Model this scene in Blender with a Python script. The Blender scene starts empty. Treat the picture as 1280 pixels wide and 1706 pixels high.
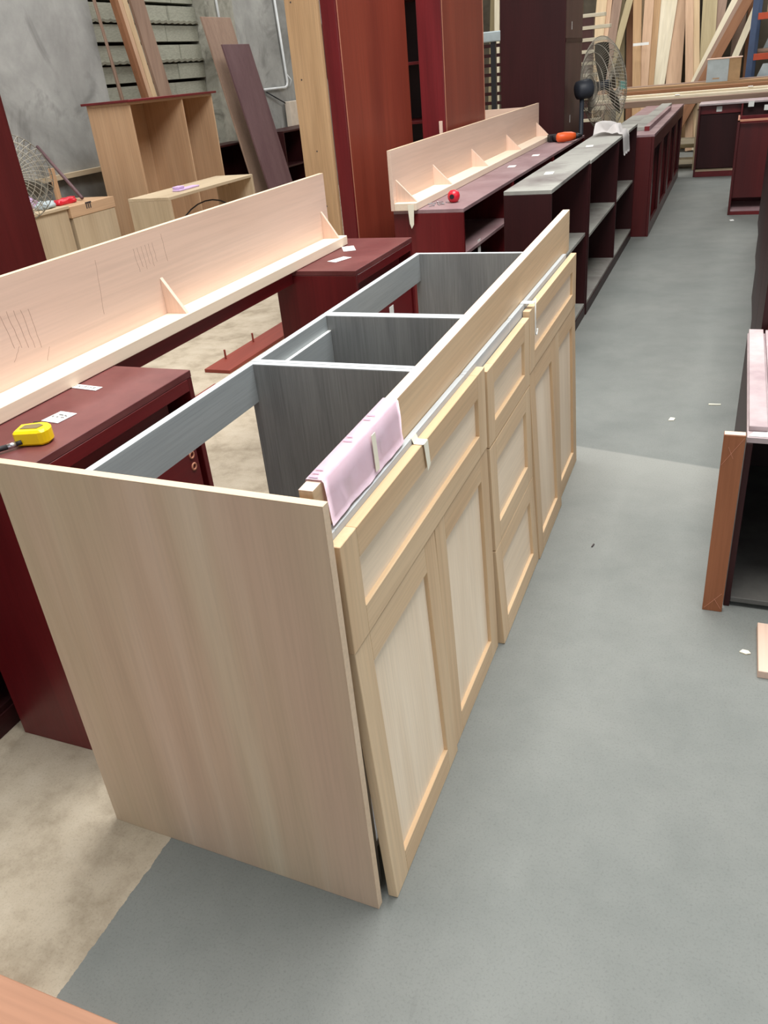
import bpy, bmesh, math, random
from mathutils import Matrix, Vector, Euler
random.seed(7)
PI = math.pi
S = bpy.context.scene
COL = S.collection

# ------------------------------------------------------------------ camera
cam_d = bpy.data.cameras.new('camera')
cam = bpy.data.objects.new('camera', cam_d); COL.objects.link(cam)
cam_d.sensor_fit = 'HORIZONTAL'; cam_d.sensor_width = 36.0
cam_d.lens = 1332.6 * 36.0 / 1280.0
cam_d.clip_start = 0.05; cam_d.clip_end = 200
cam.matrix_world = Matrix.Translation((0.4903, -0.8791, 1.4313)) @ Matrix.Rotation(0.4222, 4, 'Z') @ Matrix.Rotation(1.0694, 4, 'X') @ Matrix.Rotation(-0.098, 4, 'Z')
S.camera = cam

# ------------------------------------------------------------------ sky, skylights, exposure
W = bpy.data.worlds.new('sky'); S.world = W; W.use_nodes = True
W.node_tree.nodes['Background'].inputs[0].default_value = (0.86, 0.93, 1.0, 1)
W.node_tree.nodes['Background'].inputs[1].default_value = 1.0

def area(name, loc, sx, sy, power, col=(1, .985, .95), rot=(0, 0, 0)):
    l = bpy.data.lights.new(name, 'AREA'); l.shape = 'RECTANGLE'; l.size = sx; l.size_y = sy
    l.energy = power; l.color = col
    o = bpy.data.objects.new(name, l); COL.objects.link(o); o.location = loc; o.rotation_euler = rot
    return o
SKY = [(0.25, 1.6, 3.1, 4.8, 410), (-4.0, 6.0, 1.0, 8.0, 190), (0.0, 11.2, 4.0, 2.0, 190)]   # centre x, y, width, length, power
for (sx_, sy_, w_, l_, p_) in SKY:
    area('skylight_daylight', (sx_, sy_, 5.40), w_, l_, p_)

S.view_settings.view_transform = 'Standard'; S.view_settings.look = 'None'
S.view_settings.gamma = 1.0; S.view_settings.use_curve_mapping = False
S.view_settings.exposure = 0.35

# ------------------------------------------------------------------ helpers
def lin(c):
    f = lambda v: (v / 12.92 if v <= .04045 else ((v + .055) / 1.055) ** 2.4)
    return tuple(f(v / 255.0) for v in c[:3]) + (1.0,)

def new_mat(name):
    m = bpy.data.materials.new(name); m.use_nodes = True
    nt = m.node_tree; b = nt.nodes['Principled BSDF']
    return m, nt, b

def N(nt, t, **kw):
    n = nt.nodes.new(t)
    for k, v in kw.items(): setattr(n, k, v)
    return n

def ramp(nt, fac, stops):
    r = N(nt, 'ShaderNodeValToRGB')
    while len(r.color_ramp.elements) < len(stops): r.color_ramp.elements.new(0.5)
    for e, (p, c) in zip(r.color_ramp.elements, stops):
        e.position = p; e.color = c
    nt.links.new(fac, r.inputs[0]); return r

def mixc(nt, fac, a, b, mode='MIX'):
    m = N(nt, 'ShaderNodeMix', data_type='RGBA', blend_type=mode)
    for sock, v in ((m.inputs[0], fac), (m.inputs[6], a), (m.inputs[7], b)):
        if hasattr(v, 'is_linked'): nt.links.new(v, sock)
        else: sock.default_value = v
    return m.outputs[2]

def noise(nt, vec, scale, detail=3, rough=.55, w=None, dist=0):
    n = N(nt, 'ShaderNodeTexNoise'); n.noise_dimensions = '4D' if w else '3D'
    n.inputs['Scale'].default_value = scale; n.inputs['Detail'].default_value = detail
    n.inputs['Roughness'].default_value = rough; n.inputs['Distortion'].default_value = dist
    if vec: nt.links.new(vec, n.inputs['Vector'])
    if w: nt.links.new(w, n.inputs['W'])
    return n.outputs['Fac']

def coords(nt, scale=(1, 1, 1)):
    t = N(nt, 'ShaderNodeTexCoord'); mp = N(nt, 'ShaderNodeMapping')
    mp.inputs['Scale'].default_value = scale
    nt.links.new(t.outputs['Object'], mp.inputs['Vector'])
    oi = N(nt, 'ShaderNodeObjectInfo'); mu = N(nt, 'ShaderNodeMath', operation='MULTIPLY')
    mu.inputs[1].default_value = 37.0; nt.links.new(oi.outputs['Random'], mu.inputs[0])
    return mp.outputs['Vector'], mu.outputs[0]

def wood(name, dark, light, axis='z', rough=.55, fine=.5, broad=5.0, spec=.35, lo=.3, hi=.7, bump=.02, coat=0.0):
    """veneer or lumber: grain along one axis"""
    m, nt, b = new_mat(name)
    k = {'x': 0, 'y': 1, 'z': 2}[axis]
    s1 = [broad] * 3; s1[k] = broad * .13
    s2 = [broad * 22] * 3; s2[k] = broad * .55
    v1, w = coords(nt, s1); v2, _ = coords(nt, s2)
    n1 = noise(nt, v1, 1.0, 3, .5, w, .6); n2 = noise(nt, v2, 1.0, 2, .6, w)
    r = ramp(nt, n1, [(lo, lin(dark)), (hi, lin(light))])
    g = ramp(nt, n2, [(.3, (1 - .42 * fine,) * 3 + (1,)), (.62, (1, 1, 1, 1))])
    c = mixc(nt, 1.0, r.outputs[0], g.outputs[0], 'MULTIPLY')
    nt.links.new(c, b.inputs['Base Color'])
    b.inputs['Roughness'].default_value = rough
    b.inputs['Specular IOR Level'].default_value = spec
    b.inputs['Coat Weight'].default_value = coat; b.inputs['Coat Roughness'].default_value = .25
    if bump:
        bp = N(nt, 'ShaderNodeBump'); bp.inputs['Strength'].default_value = bump; bp.inputs['Distance'].default_value = .02
        nt.links.new(n2, bp.inputs['Height']); nt.links.new(bp.outputs[0], b.inputs['Normal'])
    return m

def plain(name, c, rough=.5, metal=0.0, spec=.4, vary=.12, scale=9, trans=0):
    m, nt, b = new_mat(name)
    v, w = coords(nt)
    n = noise(nt, v, scale, 4, .6, w)
    c = lin(c)
    d = tuple(x * (1 - vary) for x in c[:3]) + (1,); l = tuple(min(1, x * (1 + vary)) for x in c[:3]) + (1,)
    r = ramp(nt, n, [(.3, d), (.7, l)])
    nt.links.new(r.outputs[0], b.inputs['Base Color'])
    b.inputs['Roughness'].default_value = rough; b.inputs['Metallic'].default_value = metal
    b.inputs['Specular IOR Level'].default_value = spec
    return m

def dusty(name, base, dust, lo=.35, hi=.7, scale=3.0, rough=.6, amount=1.0):
    m, nt, b = new_mat(name)
    v, w = coords(nt)
    n = noise(nt, v, scale, 6, .62, w, .4); n2 = noise(nt, v, scale * 9, 4, .6, w)
    r = ramp(nt, n, [(lo, (0, 0, 0, 1)), (hi, (amount,) * 3 + (1,))])
    c = mixc(nt, r.outputs[0], lin(base), lin(dust))
    g = ramp(nt, n2, [(.3, (.86,) * 3 + (1,)), (.65, (1, 1, 1, 1))])
    c = mixc(nt, 1.0, c, g.outputs[0], 'MULTIPLY')
    nt.links.new(c, b.inputs['Base Color']); b.inputs['Roughness'].default_value = rough
    b.inputs['Specular IOR Level'].default_value = .4
    return m

# geometry into a bmesh
def bbox(bm, x0, x1, y0, y1, z0, z1):
    vs = [bm.verts.new(p) for p in ((x0, y0, z0), (x1, y0, z0), (x1, y1, z0), (x0, y1, z0), (x0, y0, z1), (x1, y0, z1), (x1, y1, z1), (x0, y1, z1))]
    for f in ((3, 2, 1, 0), (4, 5, 6, 7), (0, 1, 5, 4), (1, 2, 6, 5), (2, 3, 7, 6), (3, 0, 4, 7)):
        bm.faces.new([vs[i] for i in f])
    return vs

def tube(bm, pts, r, n=8, cap=True):
    pts = [Vector(p) for p in pts]
    rs = r if isinstance(r, (list, tuple)) else [r] * len(pts)
    rings = []; up = None
    for i, p in enumerate(pts):
        d = (pts[min(i + 1, len(pts) - 1)] - pts[max(i - 1, 0)]).normalized()
        if up is None:
            up = d.orthogonal().normalized()
        else:
            up = (up - d * up.dot(d))
            up = up.normalized() if up.length > 1e-6 else d.orthogonal().normalized()
        s = d.cross(up)
        rings.append([bm.verts.new(p + (up * math.cos(2 * PI * k / n) + s * math.sin(2 * PI * k / n)) * rs[i]) for k in range(n)])
    for a, b in zip(rings, rings[1:]):
        for k in range(n):
            bm.faces.new((a[k], a[(k + 1) % n], b[(k + 1) % n], b[k]))
    if cap:
        bm.faces.new(list(reversed(rings[0]))); bm.faces.new(rings[-1])

def ring(bm, c, ax, R, r, n=40, m=5):
    """closed torus about axis ax"""
    c = Vector(c); ax = Vector(ax).normalized(); u = ax.orthogonal().normalized(); v = ax.cross(u)
    rg = []
    for i in range(n):
        a = 2 * PI * i / n; d = u * math.cos(a) + v * math.sin(a)
        rg.append([bm.verts.new(c + d * (R + r * math.cos(2 * PI * k / m)) + ax * r * math.sin(2 * PI * k / m)) for k in range(m)])
    for i in range(n):
        for k in range(m):
            bm.faces.new((rg[i][k], rg[(i + 1) % n][k], rg[(i + 1) % n][(k + 1) % m], rg[i][(k + 1) % m]))

def lathe(bm, prof, n=24, cx=0, cy=0):
    rg = [[bm.verts.new((cx + r * math.cos(2 * PI * k / n), cy + r * math.sin(2 * PI * k / n), z)) for k in range(n)] for r, z in prof]
    for a, b in zip(rg, rg[1:]):
        for k in range(n): bm.faces.new((a[k], a[(k + 1) % n], b[(k + 1) % n], b[k]))
    bm.faces.new(list(reversed(rg[0]))); bm.faces.new(rg[-1])

def prism(bm, poly, axis, a0, a1):
    """extrude a 2-D polygon along an axis; poly gives the two other coordinates in x,y,z order"""
    def P(q, a):
        return {'x': (a, q[0], q[1]), 'y': (q[0], a, q[1]), 'z': (q[0], q[1], a)}[axis]
    A = [bm.verts.new(P(q, a0)) for q in poly]; B = [bm.verts.new(P(q, a1)) for q in poly]
    n = len(poly)
    bm.faces.new(A); bm.faces.new(list(reversed(B)))
    for i in range(n): bm.faces.new((A[i], B[i], B[(i + 1) % n], A[(i + 1) % n]))

def mkobj(name, bm, mat, parent=None, bev=0.0, smooth=False, off=None):
    if off is not None: bmesh.ops.translate(bm, verts=bm.verts, vec=-Vector(off))
    bmesh.ops.recalc_face_normals(bm, faces=bm.faces)
    if bev > 0:
        bmesh.ops.bevel(bm, geom=list(bm.edges), offset=bev, segments=1, affect='EDGES', profile=.5)
    me = bpy.data.meshes.new(name); bm.to_mesh(me); bm.free()
    if smooth:
        for p in me.polygons: p.use_smooth = True
    me.materials.append(mat)
    o = bpy.data.objects.new(name, me); COL.objects.link(o)
    if parent: o.parent = parent
    return o

def tag(o, label, cat, group=None):
    o['label'] = label; o['category'] = cat
    if group: o['group'] = group
    return o

class Th:
    """a thing: an Empty at its base; part shapes are given in world numbers unless the thing is turned (local=True)"""
    def __init__(s, name, label, cat, loc=(0, 0, 0), rot=None, group=None, local=False):
        s.o = bpy.data.objects.new(name, None); COL.objects.link(s.o); s.o.empty_display_size = .1
        s.o.location = loc; s.off = (0, 0, 0) if local else loc
        if rot: s.o.rotation_euler = rot
        tag(s.o, label, cat, group)
    def b(s, name, mat, x0, x1, y0, y1, z0, z1, bev=.0012, parent=None, label=None):
        bm = bmesh.new(); bbox(bm, x0, x1, y0, y1, z0, z1)
        o = mkobj(name, bm, mat, parent or s.o, bev, off=s.off)
        if label: o['label'] = label
        return o
    def m(s, name, mat, bm, parent=None, bev=0, smooth=False, label=None):
        o = mkobj(name, bm, mat, parent or s.o, bev, smooth, off=s.off)
        if label: o['label'] = label
        return o

def solo(name, mat, bm, label, cat, loc, bev=0, smooth=False, group=None):
    """a thing of one mesh, origin at its base"""
    o = mkobj(name, bm, mat, None, bev, smooth, off=loc); o.location = loc
    return tag(o, label, cat, group)

def struct(name, mat, bm, bev=0):
    o = mkobj(name, bm, mat, None, bev); o['kind'] = 'structure'; return o

# ------------------------------------------------------------------ materials
M = {}
# floor: grey-green paint over beige concrete, seam at x = -0.5
def floor_mat():
    m, nt, b = new_mat('painted_concrete')
    v, w = coords(nt)
    sep = N(nt, 'ShaderNodeSeparateXYZ'); nt.links.new(v, sep.inputs[0])
    nb = noise(nt, v, .9, 5, .6); nm = noise(nt, v, 5, 6, .65); nf = noise(nt, v, 190, 3, .7); ne = noise(nt, v, 26, 3, .7)
    paint = ramp(nt, nb, [(.3, lin((117, 121, 118))), (.7, lin((132, 134, 130)))])
    beige = ramp(nt, nm, [(.30, lin((140, 127, 107))), (.52, lin((180, 167, 147))), (.75, lin((196, 185, 166)))])
    pm = ramp(nt, nm, [(.3, (.86, .87, .87, 1)), (.6, (1, 1, 1, 1))])
    pc = mixc(nt, 1, paint.outputs[0], pm.outputs[0], 'MULTIPLY')
    # band of light across the aisle, painted into the floor colour, crisp far edge
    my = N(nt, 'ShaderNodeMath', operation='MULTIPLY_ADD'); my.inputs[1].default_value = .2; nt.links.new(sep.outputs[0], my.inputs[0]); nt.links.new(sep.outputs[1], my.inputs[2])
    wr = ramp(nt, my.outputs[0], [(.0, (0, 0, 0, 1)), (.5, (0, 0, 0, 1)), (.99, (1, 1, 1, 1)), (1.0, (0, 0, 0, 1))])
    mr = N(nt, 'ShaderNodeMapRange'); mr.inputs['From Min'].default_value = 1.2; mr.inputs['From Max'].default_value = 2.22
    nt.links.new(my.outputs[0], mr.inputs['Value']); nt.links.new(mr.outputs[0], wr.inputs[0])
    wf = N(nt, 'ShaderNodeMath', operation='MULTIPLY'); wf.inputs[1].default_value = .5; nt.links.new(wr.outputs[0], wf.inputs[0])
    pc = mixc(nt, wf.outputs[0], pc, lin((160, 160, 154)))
    # ragged seam
    ad = N(nt, 'ShaderNodeMath', operation='MULTIPLY_ADD'); ad.inputs[1].default_value = .014; nt.links.new(ne, ad.inputs[0]); nt.links.new(sep.outputs[0], ad.inputs[2])
    gt = N(nt, 'ShaderNodeMath', operation='GREATER_THAN'); gt.inputs[1].default_value = -.493; nt.links.new(ad.outputs[0], gt.inputs[0])
    c = mixc(nt, gt.outputs[0], beige.outputs[0], pc)
    ff = ramp(nt, nf, [(.3, (.82, .82, .82, 1)), (.48, (1, 1, 1, 1)), (.70, (1, 1, 1, 1)), (.78, (1.12, 1.12, 1.12, 1))])
    c = mixc(nt, 1, c, ff.outputs[0], 'MULTIPLY')
    # scuffs
    v3, _ = coords(nt, (9, 1.6, 1)); ns = noise(nt, v3, 1.2, 5, .7)
    sc = ramp(nt, ns, [(.66, (1, 1, 1, 1)), (.8, (.84, .84, .84, 1))])
    c = mixc(nt, 1, c, sc.outputs[0], 'MULTIPLY')
    nt.links.new(c, b.inputs['Base Color'])
    b.inputs['Roughness'].default_value = .62; b.inputs['Specular IOR Level'].default_value = .3
    bp = N(nt, 'ShaderNodeBump'); bp.inputs['Strength'].default_value = .12; bp.inputs['Distance'].default_value = .006
    nt.links.new(nf, bp.inputs['Height']); nt.links.new(bp.outputs[0], b.inputs['Normal'])
    return m
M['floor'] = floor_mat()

def concrete(name, a, bcol, stain, scale=.9):
    m, nt, b = new_mat(name); v, w = coords(nt)
    n1 = noise(nt, v, scale, 6, .6, None, .5); n2 = noise(nt, v, scale * 5, 6, .7); n3 = noise(nt, v, scale * 1.7, 4, .6, None, 1.0)
    r = ramp(nt, n1, [(.32, lin(a)), (.66, lin(bcol))])
    g = ramp(nt, n2, [(.3, (.82, .82, .82, 1)), (.62, (1, 1, 1, 1))])
    c = mixc(nt, 1, r.outputs[0], g.outputs[0], 'MULTIPLY')
    s = ramp(nt, n3, [(.52, (0, 0, 0, 1)), (.72, (.8, .8, .8, 1))])
    c = mixc(nt, s.outputs[0], c, lin(stain))
    nt.links.new(c, b.inputs['Base Color']); b.inputs['Roughness'].default_value = .8
    bp = N(nt, 'ShaderNodeBump'); bp.inputs['Strength'].default_value = .25; nt.links.new(n2, bp.inputs['Height']); nt.links.new(bp.outputs[0], b.inputs['Normal'])
    return m
M['concrete'] = concrete('stained_plaster', (128, 128, 125), (180, 180, 176), (78, 77, 74))
M['column'] = concrete('mouldy_column', (120, 118, 106), (180, 178, 166), (70, 68, 58), 2.2)
M['backwall'] = concrete('dim_wall', (80, 72, 60), (112, 102, 86), (58, 50, 42))
M['ceil'] = plain('roof_sheet', (200, 200, 196), .8)
M['vent'] = plain('vent_block', (150, 150, 136), .9, vary=.18, scale=14)
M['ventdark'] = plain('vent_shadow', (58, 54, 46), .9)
M['tile'] = plain('clay_vent_tile', (122, 120, 106), .9, vary=.2, scale=20)

# end panel: sliced veneer with pink and yellow vertical bands
def veneer():
    m, nt, b = new_mat('maple_veneer')
    v, w = coords(nt, (11, 11, .5)); v2, _ = coords(nt, (3.2, 3.2, .35)); v3, _ = coords(nt, (150, 150, 5))
    n1 = noise(nt, v, 1, 3, .5); n2 = noise(nt, v2, 1.3, 2, .5, None, .5); n3 = noise(nt, v3, 1, 2, .5)
    r = ramp(nt, n1, [(.28, lin((184, 158, 136))), (.5, lin((204, 178, 154))), (.68, lin((222, 202, 180)))])
    r2 = ramp(nt, n2, [(.35, lin((214, 178, 156))), (.65, lin((200, 182, 146)))])
    c = mixc(nt, .45, r.outputs[0], r2.outputs[0])
    g = ramp(nt, n3, [(.3, (.93, .93, .93, 1)), (.6, (1, 1, 1, 1))])
    c = mixc(nt, 1, c, g.outputs[0], 'MULTIPLY')
    nt.links.new(c, b.inputs['Base Color']); b.inputs['Roughness'].default_value = .5; b.inputs['Specular IOR Level'].default_value = .35
    return m
M['veneer'] = veneer()
M['edgeband'] = wood('edge_band', (214, 186, 156), (226, 200, 172), 'x', .5, .25)
for ax in 'xyz':
    M['maple_' + ax] = wood('maple_' + ax, (206, 172, 134), (224, 196, 160), ax, .5, .3, 6)
    M['pink_' + ax] = wood('pink_beech_' + ax, (216, 184, 164), (230, 202, 184), ax, .55, .22, 4)
    M['ply_' + ax] = wood('plywood_' + ax, (186, 150, 116), (206, 172, 138), ax, .65, .35, 4)
    M['crate_' + ax] = wood('crate_wood_' + ax, (178, 157, 128), (202, 183, 154), ax, .7, .35, 5)
M['cream_y'] = wood('lit_beech', (234, 212, 188), (246, 228, 206), 'y', .55, .15, 4)  # pink beech coloured paler to stand for strong overhead light on base boards
M['salmon_x'] = wood('salmon_wood', (182, 130, 104), (200, 150, 122), 'x', .55, .25, 4)
M['mpanel'] = wood('maple_panel', (232, 207, 177), (252, 233, 208), 'z', .5, .22, 9, lo=.25, hi=.75)
M['mpanel_y'] = wood('maple_panel_flat', (230, 205, 175), (252, 232, 206), 'y', .5, .22, 9, lo=.25, hi=.75)
M['grey_in'] = wood('grey_laminate', (130, 131, 131), (150, 151, 150), 'z', .5, .55, 14)
M['grey_y'] = wood('grey_laminate_rail', (150, 157, 160), (164, 170, 172), 'y', .5, .3, 14)
M['grey_edge'] = plain('grey_edge', (186, 191, 194), .5, vary=.06)
for ax in 'xyz':
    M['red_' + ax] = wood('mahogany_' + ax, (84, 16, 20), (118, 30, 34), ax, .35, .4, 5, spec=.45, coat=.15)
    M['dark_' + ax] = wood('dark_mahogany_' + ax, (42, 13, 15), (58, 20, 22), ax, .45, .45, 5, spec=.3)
for ax in 'yz': M['deep_' + ax] = wood('deep_mahogany_' + ax, (66, 15, 17), (86, 24, 24), ax, .38, .4, 5, spec=.45, coat=.12)
M['orange_z'] = wood('orange_mahogany', (118, 48, 36), (146, 66, 48), 'z', .4, .35, 3.5, spec=.45, coat=.12)
M['brown_z'] = wood('umber_laminate', (78, 50, 48), (96, 66, 62), 'z', .45, .4, 5)
M['plum_z'] = wood('plum_board', (98, 72, 76), (116, 90, 92), 'z', .5, .4, 5)
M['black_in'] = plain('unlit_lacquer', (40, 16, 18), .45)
M['redtop'] = dusty('dusty_red_top', (86, 30, 32), (126, 74, 72), .35, .7, 2.5, .45)
M['plumtop'] = dusty('dusty_plum_top', (128, 94, 98), (168, 142, 144), .3, .7, 2.5, .5)
M['greytop'] = dusty('sawdust_top', (104, 94, 92), (158, 157, 150), .28, .52, 2.2, .6)
M['lilactop'] = dusty('dusty_lilac_top', (156, 132, 138), (196, 182, 182), .3, .65, 3, .5)
M['greybottom'] = dusty('grey_dust_bottom', (74, 70, 68), (100, 98, 94), .3, .6, 4, .6)
M['rededge'] = plain('raw_edge', (190, 130, 104), .6)
M['redply'] = wood('red_board', (126, 52, 42), (150, 70, 56), 'y', .5, .4, 5)
M['pinkpaper'] = plain('pink_paper', (255, 230, 241), .8, vary=.06, scale=14)
M['whitepaper'] = plain('white_paper', (240, 240, 236), .8, vary=.03)
M['tape'] = plain('masking_tape', (238, 232, 212), .7, vary=.05)
M['ink'] = plain('ink', (70, 62, 62), .8)
M['pencil'] = plain('pencil', (178, 148, 134), .8)
M['yellow'] = plain('yellow_plastic', (246, 206, 14), .35, vary=.05, spec=.5)
M['rubber'] = plain('black_rubber', (36, 36, 40), .6)
M['steel'] = plain('steel', (190, 190, 192), .3, metal=.9)
M['greybrown'] = plain('sticker_print', (120, 104, 66), .6)
M['redplastic'] = plain('red_plastic', (206, 34, 52), .3, vary=.05, spec=.5)
M['orange'] = plain('orange_plastic', (226, 92, 40), .4, vary=.08)
M['blackplastic'] = plain('black_plastic', (34, 34, 38), .45)
M['rag'] = plain('white_cotton', (232, 228, 226), .9, vary=.06)
M['wire'] = plain('grey_wire', (172, 166, 152), .45, metal=.4)
M['motor'] = plain('fan_motor', (46, 50, 58), .5)
M['blade'] = plain('fan_blade', (128, 124, 114), .4, metal=.5)
M['pipe'] = plain('conduit', (196, 198, 198), .5)
M['rackblue'] = plain('rack_blue', (66, 82, 112), .5)
M['rackorange'] = plain('rack_orange', (186, 76, 46), .5)
M['card'] = plain('cardboard', (172, 142, 106), .8)
M['lilac'] = plain('lilac_cloth', (196, 170, 208), .9)
M['creamboard'] = plain('cream_board', (206, 192, 176), .7)
M['teal'] = plain('teal_plastic', (88, 160, 156), .5)
M['foam'] = plain('grey_sheet', (168, 180, 184), .6)
M['alder_z'] = wood('red_alder', (140, 84, 54), (164, 104, 70), 'z', .55, .3, 9)
LUM = {}
for k, (a, c) in dict(cream=((212, 200, 172), (236, 226, 202)), pale=((200, 172, 134), (222, 196, 160)), pinkish=((192, 156, 126), (214, 180, 150)),
                      tan=((172, 136, 98), (198, 162, 122)), olive=((164, 148, 112), (188, 172, 136)), brown=((126, 84, 56), (154, 108, 76)), dull=((140, 114, 98), (164, 138, 120))).items():
    LUM[k] = wood('lumber_' + k, a, c, 'z', .65, .45, 8)
    LUM[k + '_x'] = wood('lumber_flat_' + k, a, c, 'x', .65, .4, 6)

# ------------------------------------------------------------------ the shell
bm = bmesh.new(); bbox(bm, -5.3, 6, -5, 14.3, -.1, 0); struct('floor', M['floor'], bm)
bm = bmesh.new(); bbox(bm, 6.0, 26, -12, 24, -.2, -.1); struct('yard_ground', M['backwall'], bm)
bm = bmesh.new(); bbox(bm, -5.3, -2.6, -5.2, -5.0, 0, 5.5); bbox(bm, 2.4, 6, -5.2, -5.0, 0, 5.5); bbox(bm, -2.6, 2.4, -5.2, -5.0, 3.6, 5.5); struct('added_wall_front', M['concrete'], bm)  # unseen wall added to darken near faces; doorway cut to let in fill light
bm = bmesh.new(); bbox(bm, -5.3, 6, 14.0, 14.25, 0, 5.5); struct('wall_back', M['backwall'], bm)
bm = bmesh.new(); bbox(bm, 6.0, 6.2, 3.6, 14.3, 0, 5.5); struct('added_wall_right', M['backwall'], bm)  # unseen wall added to keep side daylight off the far floor
# left wall with an opening for the vent blocks: y 6.03..7.72, z .95..2.6
bm = bmesh.new()
bbox(bm, -5.25, -5.0, -5, 6.02, .88, 5.5); bbox(bm, -5.25, -5.0, 8.35, 14.0, 0, 5.5)
bbox(bm, -5.25, -5.0, 6.02, 8.35, 2.9, 5.5); bbox(bm, -5.25, -5.0, 6.02, 8.35, 0, .80)
bbox(bm, -5.25, -5.04, -5, 6.02, 0, .86)
wl = struct('wall_left', M['concrete'], bm)
bm = bmesh.new(); bbox(bm, -5.02, -4.955, -5, 6.02, .845, .885); ob = mkobj('ledge', bm, M['crate_y'], wl)
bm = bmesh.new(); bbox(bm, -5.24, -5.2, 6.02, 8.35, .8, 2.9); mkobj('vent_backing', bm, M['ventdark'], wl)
# vent blocks: rows of slabs, every second joint holds a strip of wavy tile
def wavy(y0, y1, z):
    bm = bmesh.new(); n = 48; top = []; bot = []
    for i in range(n + 1):
        y = y0 + (y1 - y0) * i / n; h = .018 * abs(math.sin(y * 2 * PI / .22)) 
        top.append((y, z + .012 + h)); bot.append((y, z - .012 + h))
    prism(bm, top + bot[::-1], 'x', -5.14, -5.03)
    return bm
zz = .86; row = 0
slab_me = None
while zz < 2.85:
    ncol = 3
    edges = [6.03, 6.62 + .12 * (row % 2), 7.2 + .1 * (row % 3), 7.80]
    for a, c in zip(edges, edges[1:]):
        if zz < 1.02 and a < 6.3: continue
        if slab_me is None:
            bm = bmesh.new(); bbox(bm, -.07, .07, 0, 1, 0, 1); ob = mkobj('vent_block', bm, M['vent'], wl); slab_me = ob.data
        else:
            ob = bpy.data.objects.new('vent_block', slab_me); COL.objects.link(ob); ob.parent = wl
        ob.location = (-5.13 + .02 * random.random(), a + .006, zz); ob.scale = (1, c - a - .014, .142)
    if row % 2 == 0: mkobj('vent_tile', wavy(6.03, 7.8, zz + .158), M['tile'], wl)
    zz += .172; row += 1
bm = bmesh.new(); bbox(bm, -5.2, -4.90, 7.80, 8.36, 0, 5.5); struct('trim_1', M['column'], bm, .01)   # wall column
# ceiling with long skylight slots
bm = bmesh.new()
xs = sorted({-5.3, 6.0} | {c[0] + k * c[2] / 2 for c in SKY for k in (-1, 1)}); ys = sorted({-5.0, 14.3} | {c[1] + k * c[3] / 2 for c in SKY for k in (-1, 1)})
for xa, xb in zip(xs, xs[1:]):
    for ya, yb in zip(ys, ys[1:]):
        mx, my = (xa + xb) / 2, (ya + yb) / 2
        if not any(abs(mx - c[0]) < c[2] / 2 and abs(my - c[1]) < c[3] / 2 for c in SKY): bbox(bm, xa, xb, ya, yb, 5.5, 5.6)
struct('ceiling', M['ceil'], bm)

# ------------------------------------------------------------------ the pale vanity in the middle
ang = .033
T = Th('end_panel', 'large pale veneer end panel standing upright at the near end of the grey cabinets', 'panel', (0, 0, 0), (0, 0, -ang), local=True)
T.b('panel', M['veneer'], -.652, 0, 0, .0165, 0, .8985, .0006)
T.b('top_edge', M['edgeband'], -.652, 0, 0, .0165, .8986, .9, .0002)
T.b('front_edge', M['edgeband'], .0001, .0012, 0, .0165, 0, .9, .0002)

XF, XR, HC = -.016, -.567, .834      # carcass front, rear, top
def grey_unit(label, y0, y1, back=False):
    T = Th('grey_cabinet', label, 'cabinet', (XR, y0, 0), group='grey cabinet boxes without a worktop')
    t = .018
    for ya, yb in ((y0, y0 + t), (y1 - t, y1)):
        p = T.b('side_panel', M['grey_in'], XR, XF - .042, ya, yb, .0, HC - .0016, .0008)
        T.b('side_nose', M['grey_in'], XF - .0418, XF, ya, yb, .0, .755, .0008, parent=p)
        T.b('side_tab', M['grey_edge'], XF - .0115, XF, ya, yb, .7552, HC - .0085, .0004, parent=p)
        T.b('edge_strip', M['grey_edge'], XR, XF - .042, ya + .0004, yb - .0004, HC - .0015, HC, .0002, parent=p)
    r = T.b('back_rail', M['grey_y'], XR, XR + t, y0 + t, y1 - t, HC - .098 + (.015 if back else 0), HC - .0016, .0008)
    T.b('edge_strip', M['grey_edge'], XR, XR + t, y0 + t, y1 - t, HC - .0015, HC, .0002, parent=r)
    r = T.b('front_rail', M['grey_edge'], XF - .012, XF, y0 + t, y1 - t, HC - .06, HC - .0096, .0008)
    T.b('edge_strip', M['grey_edge'], XF - .012, XF, y0 + t, y1 - t, HC - .0095, HC - .008, .0002, parent=r)
    T.b('bottom_panel', M['grey_in'], XR, XF - .001, y0 + t, y1 - t, .10, .118)
    T.b('toe_board', M['grey_in'], XF - .09, XF - .072, y0 + t, y1 - t, .0, .099)
    if back:
        p = T.b('back_panel', M['grey_y'], XR + .0185, XR + .0285, y0 + t, y1 - t, .119, .7895)
        T.b('edge_strip', M['whitepaper'], XR + .0185, XR + .0285, y0 + t, y1 - t, .7897, .791, .0002, parent=p)  # grey top edge coloured white for the skylight it catches
    return T
grey_unit('grey laminate cabinet box nearest the end panel, open at top and back', .042, .759)
grey_unit('narrow middle grey laminate cabinet box with closed back and bright slit', .7605, 1.1835, True)
grey_unit('farthest grey laminate cabinet box, red cabinet showing through its open back', 1.185, 1.995)

# upright board behind the front rail, its near end lower
T = Th('apron_board', 'long narrow maple board standing on edge behind the leaning doors', 'board', (-.0535, .035, .765), (.0217, 0, 0), local=True)
T.b('board', M['maple_y'], 0, .024, 0, 2.092, 0, .1385, .001)
T.b('top_edge', M['pink_y'], 0, .024, 0, 2.092, .1386, .140, .0004)

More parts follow.
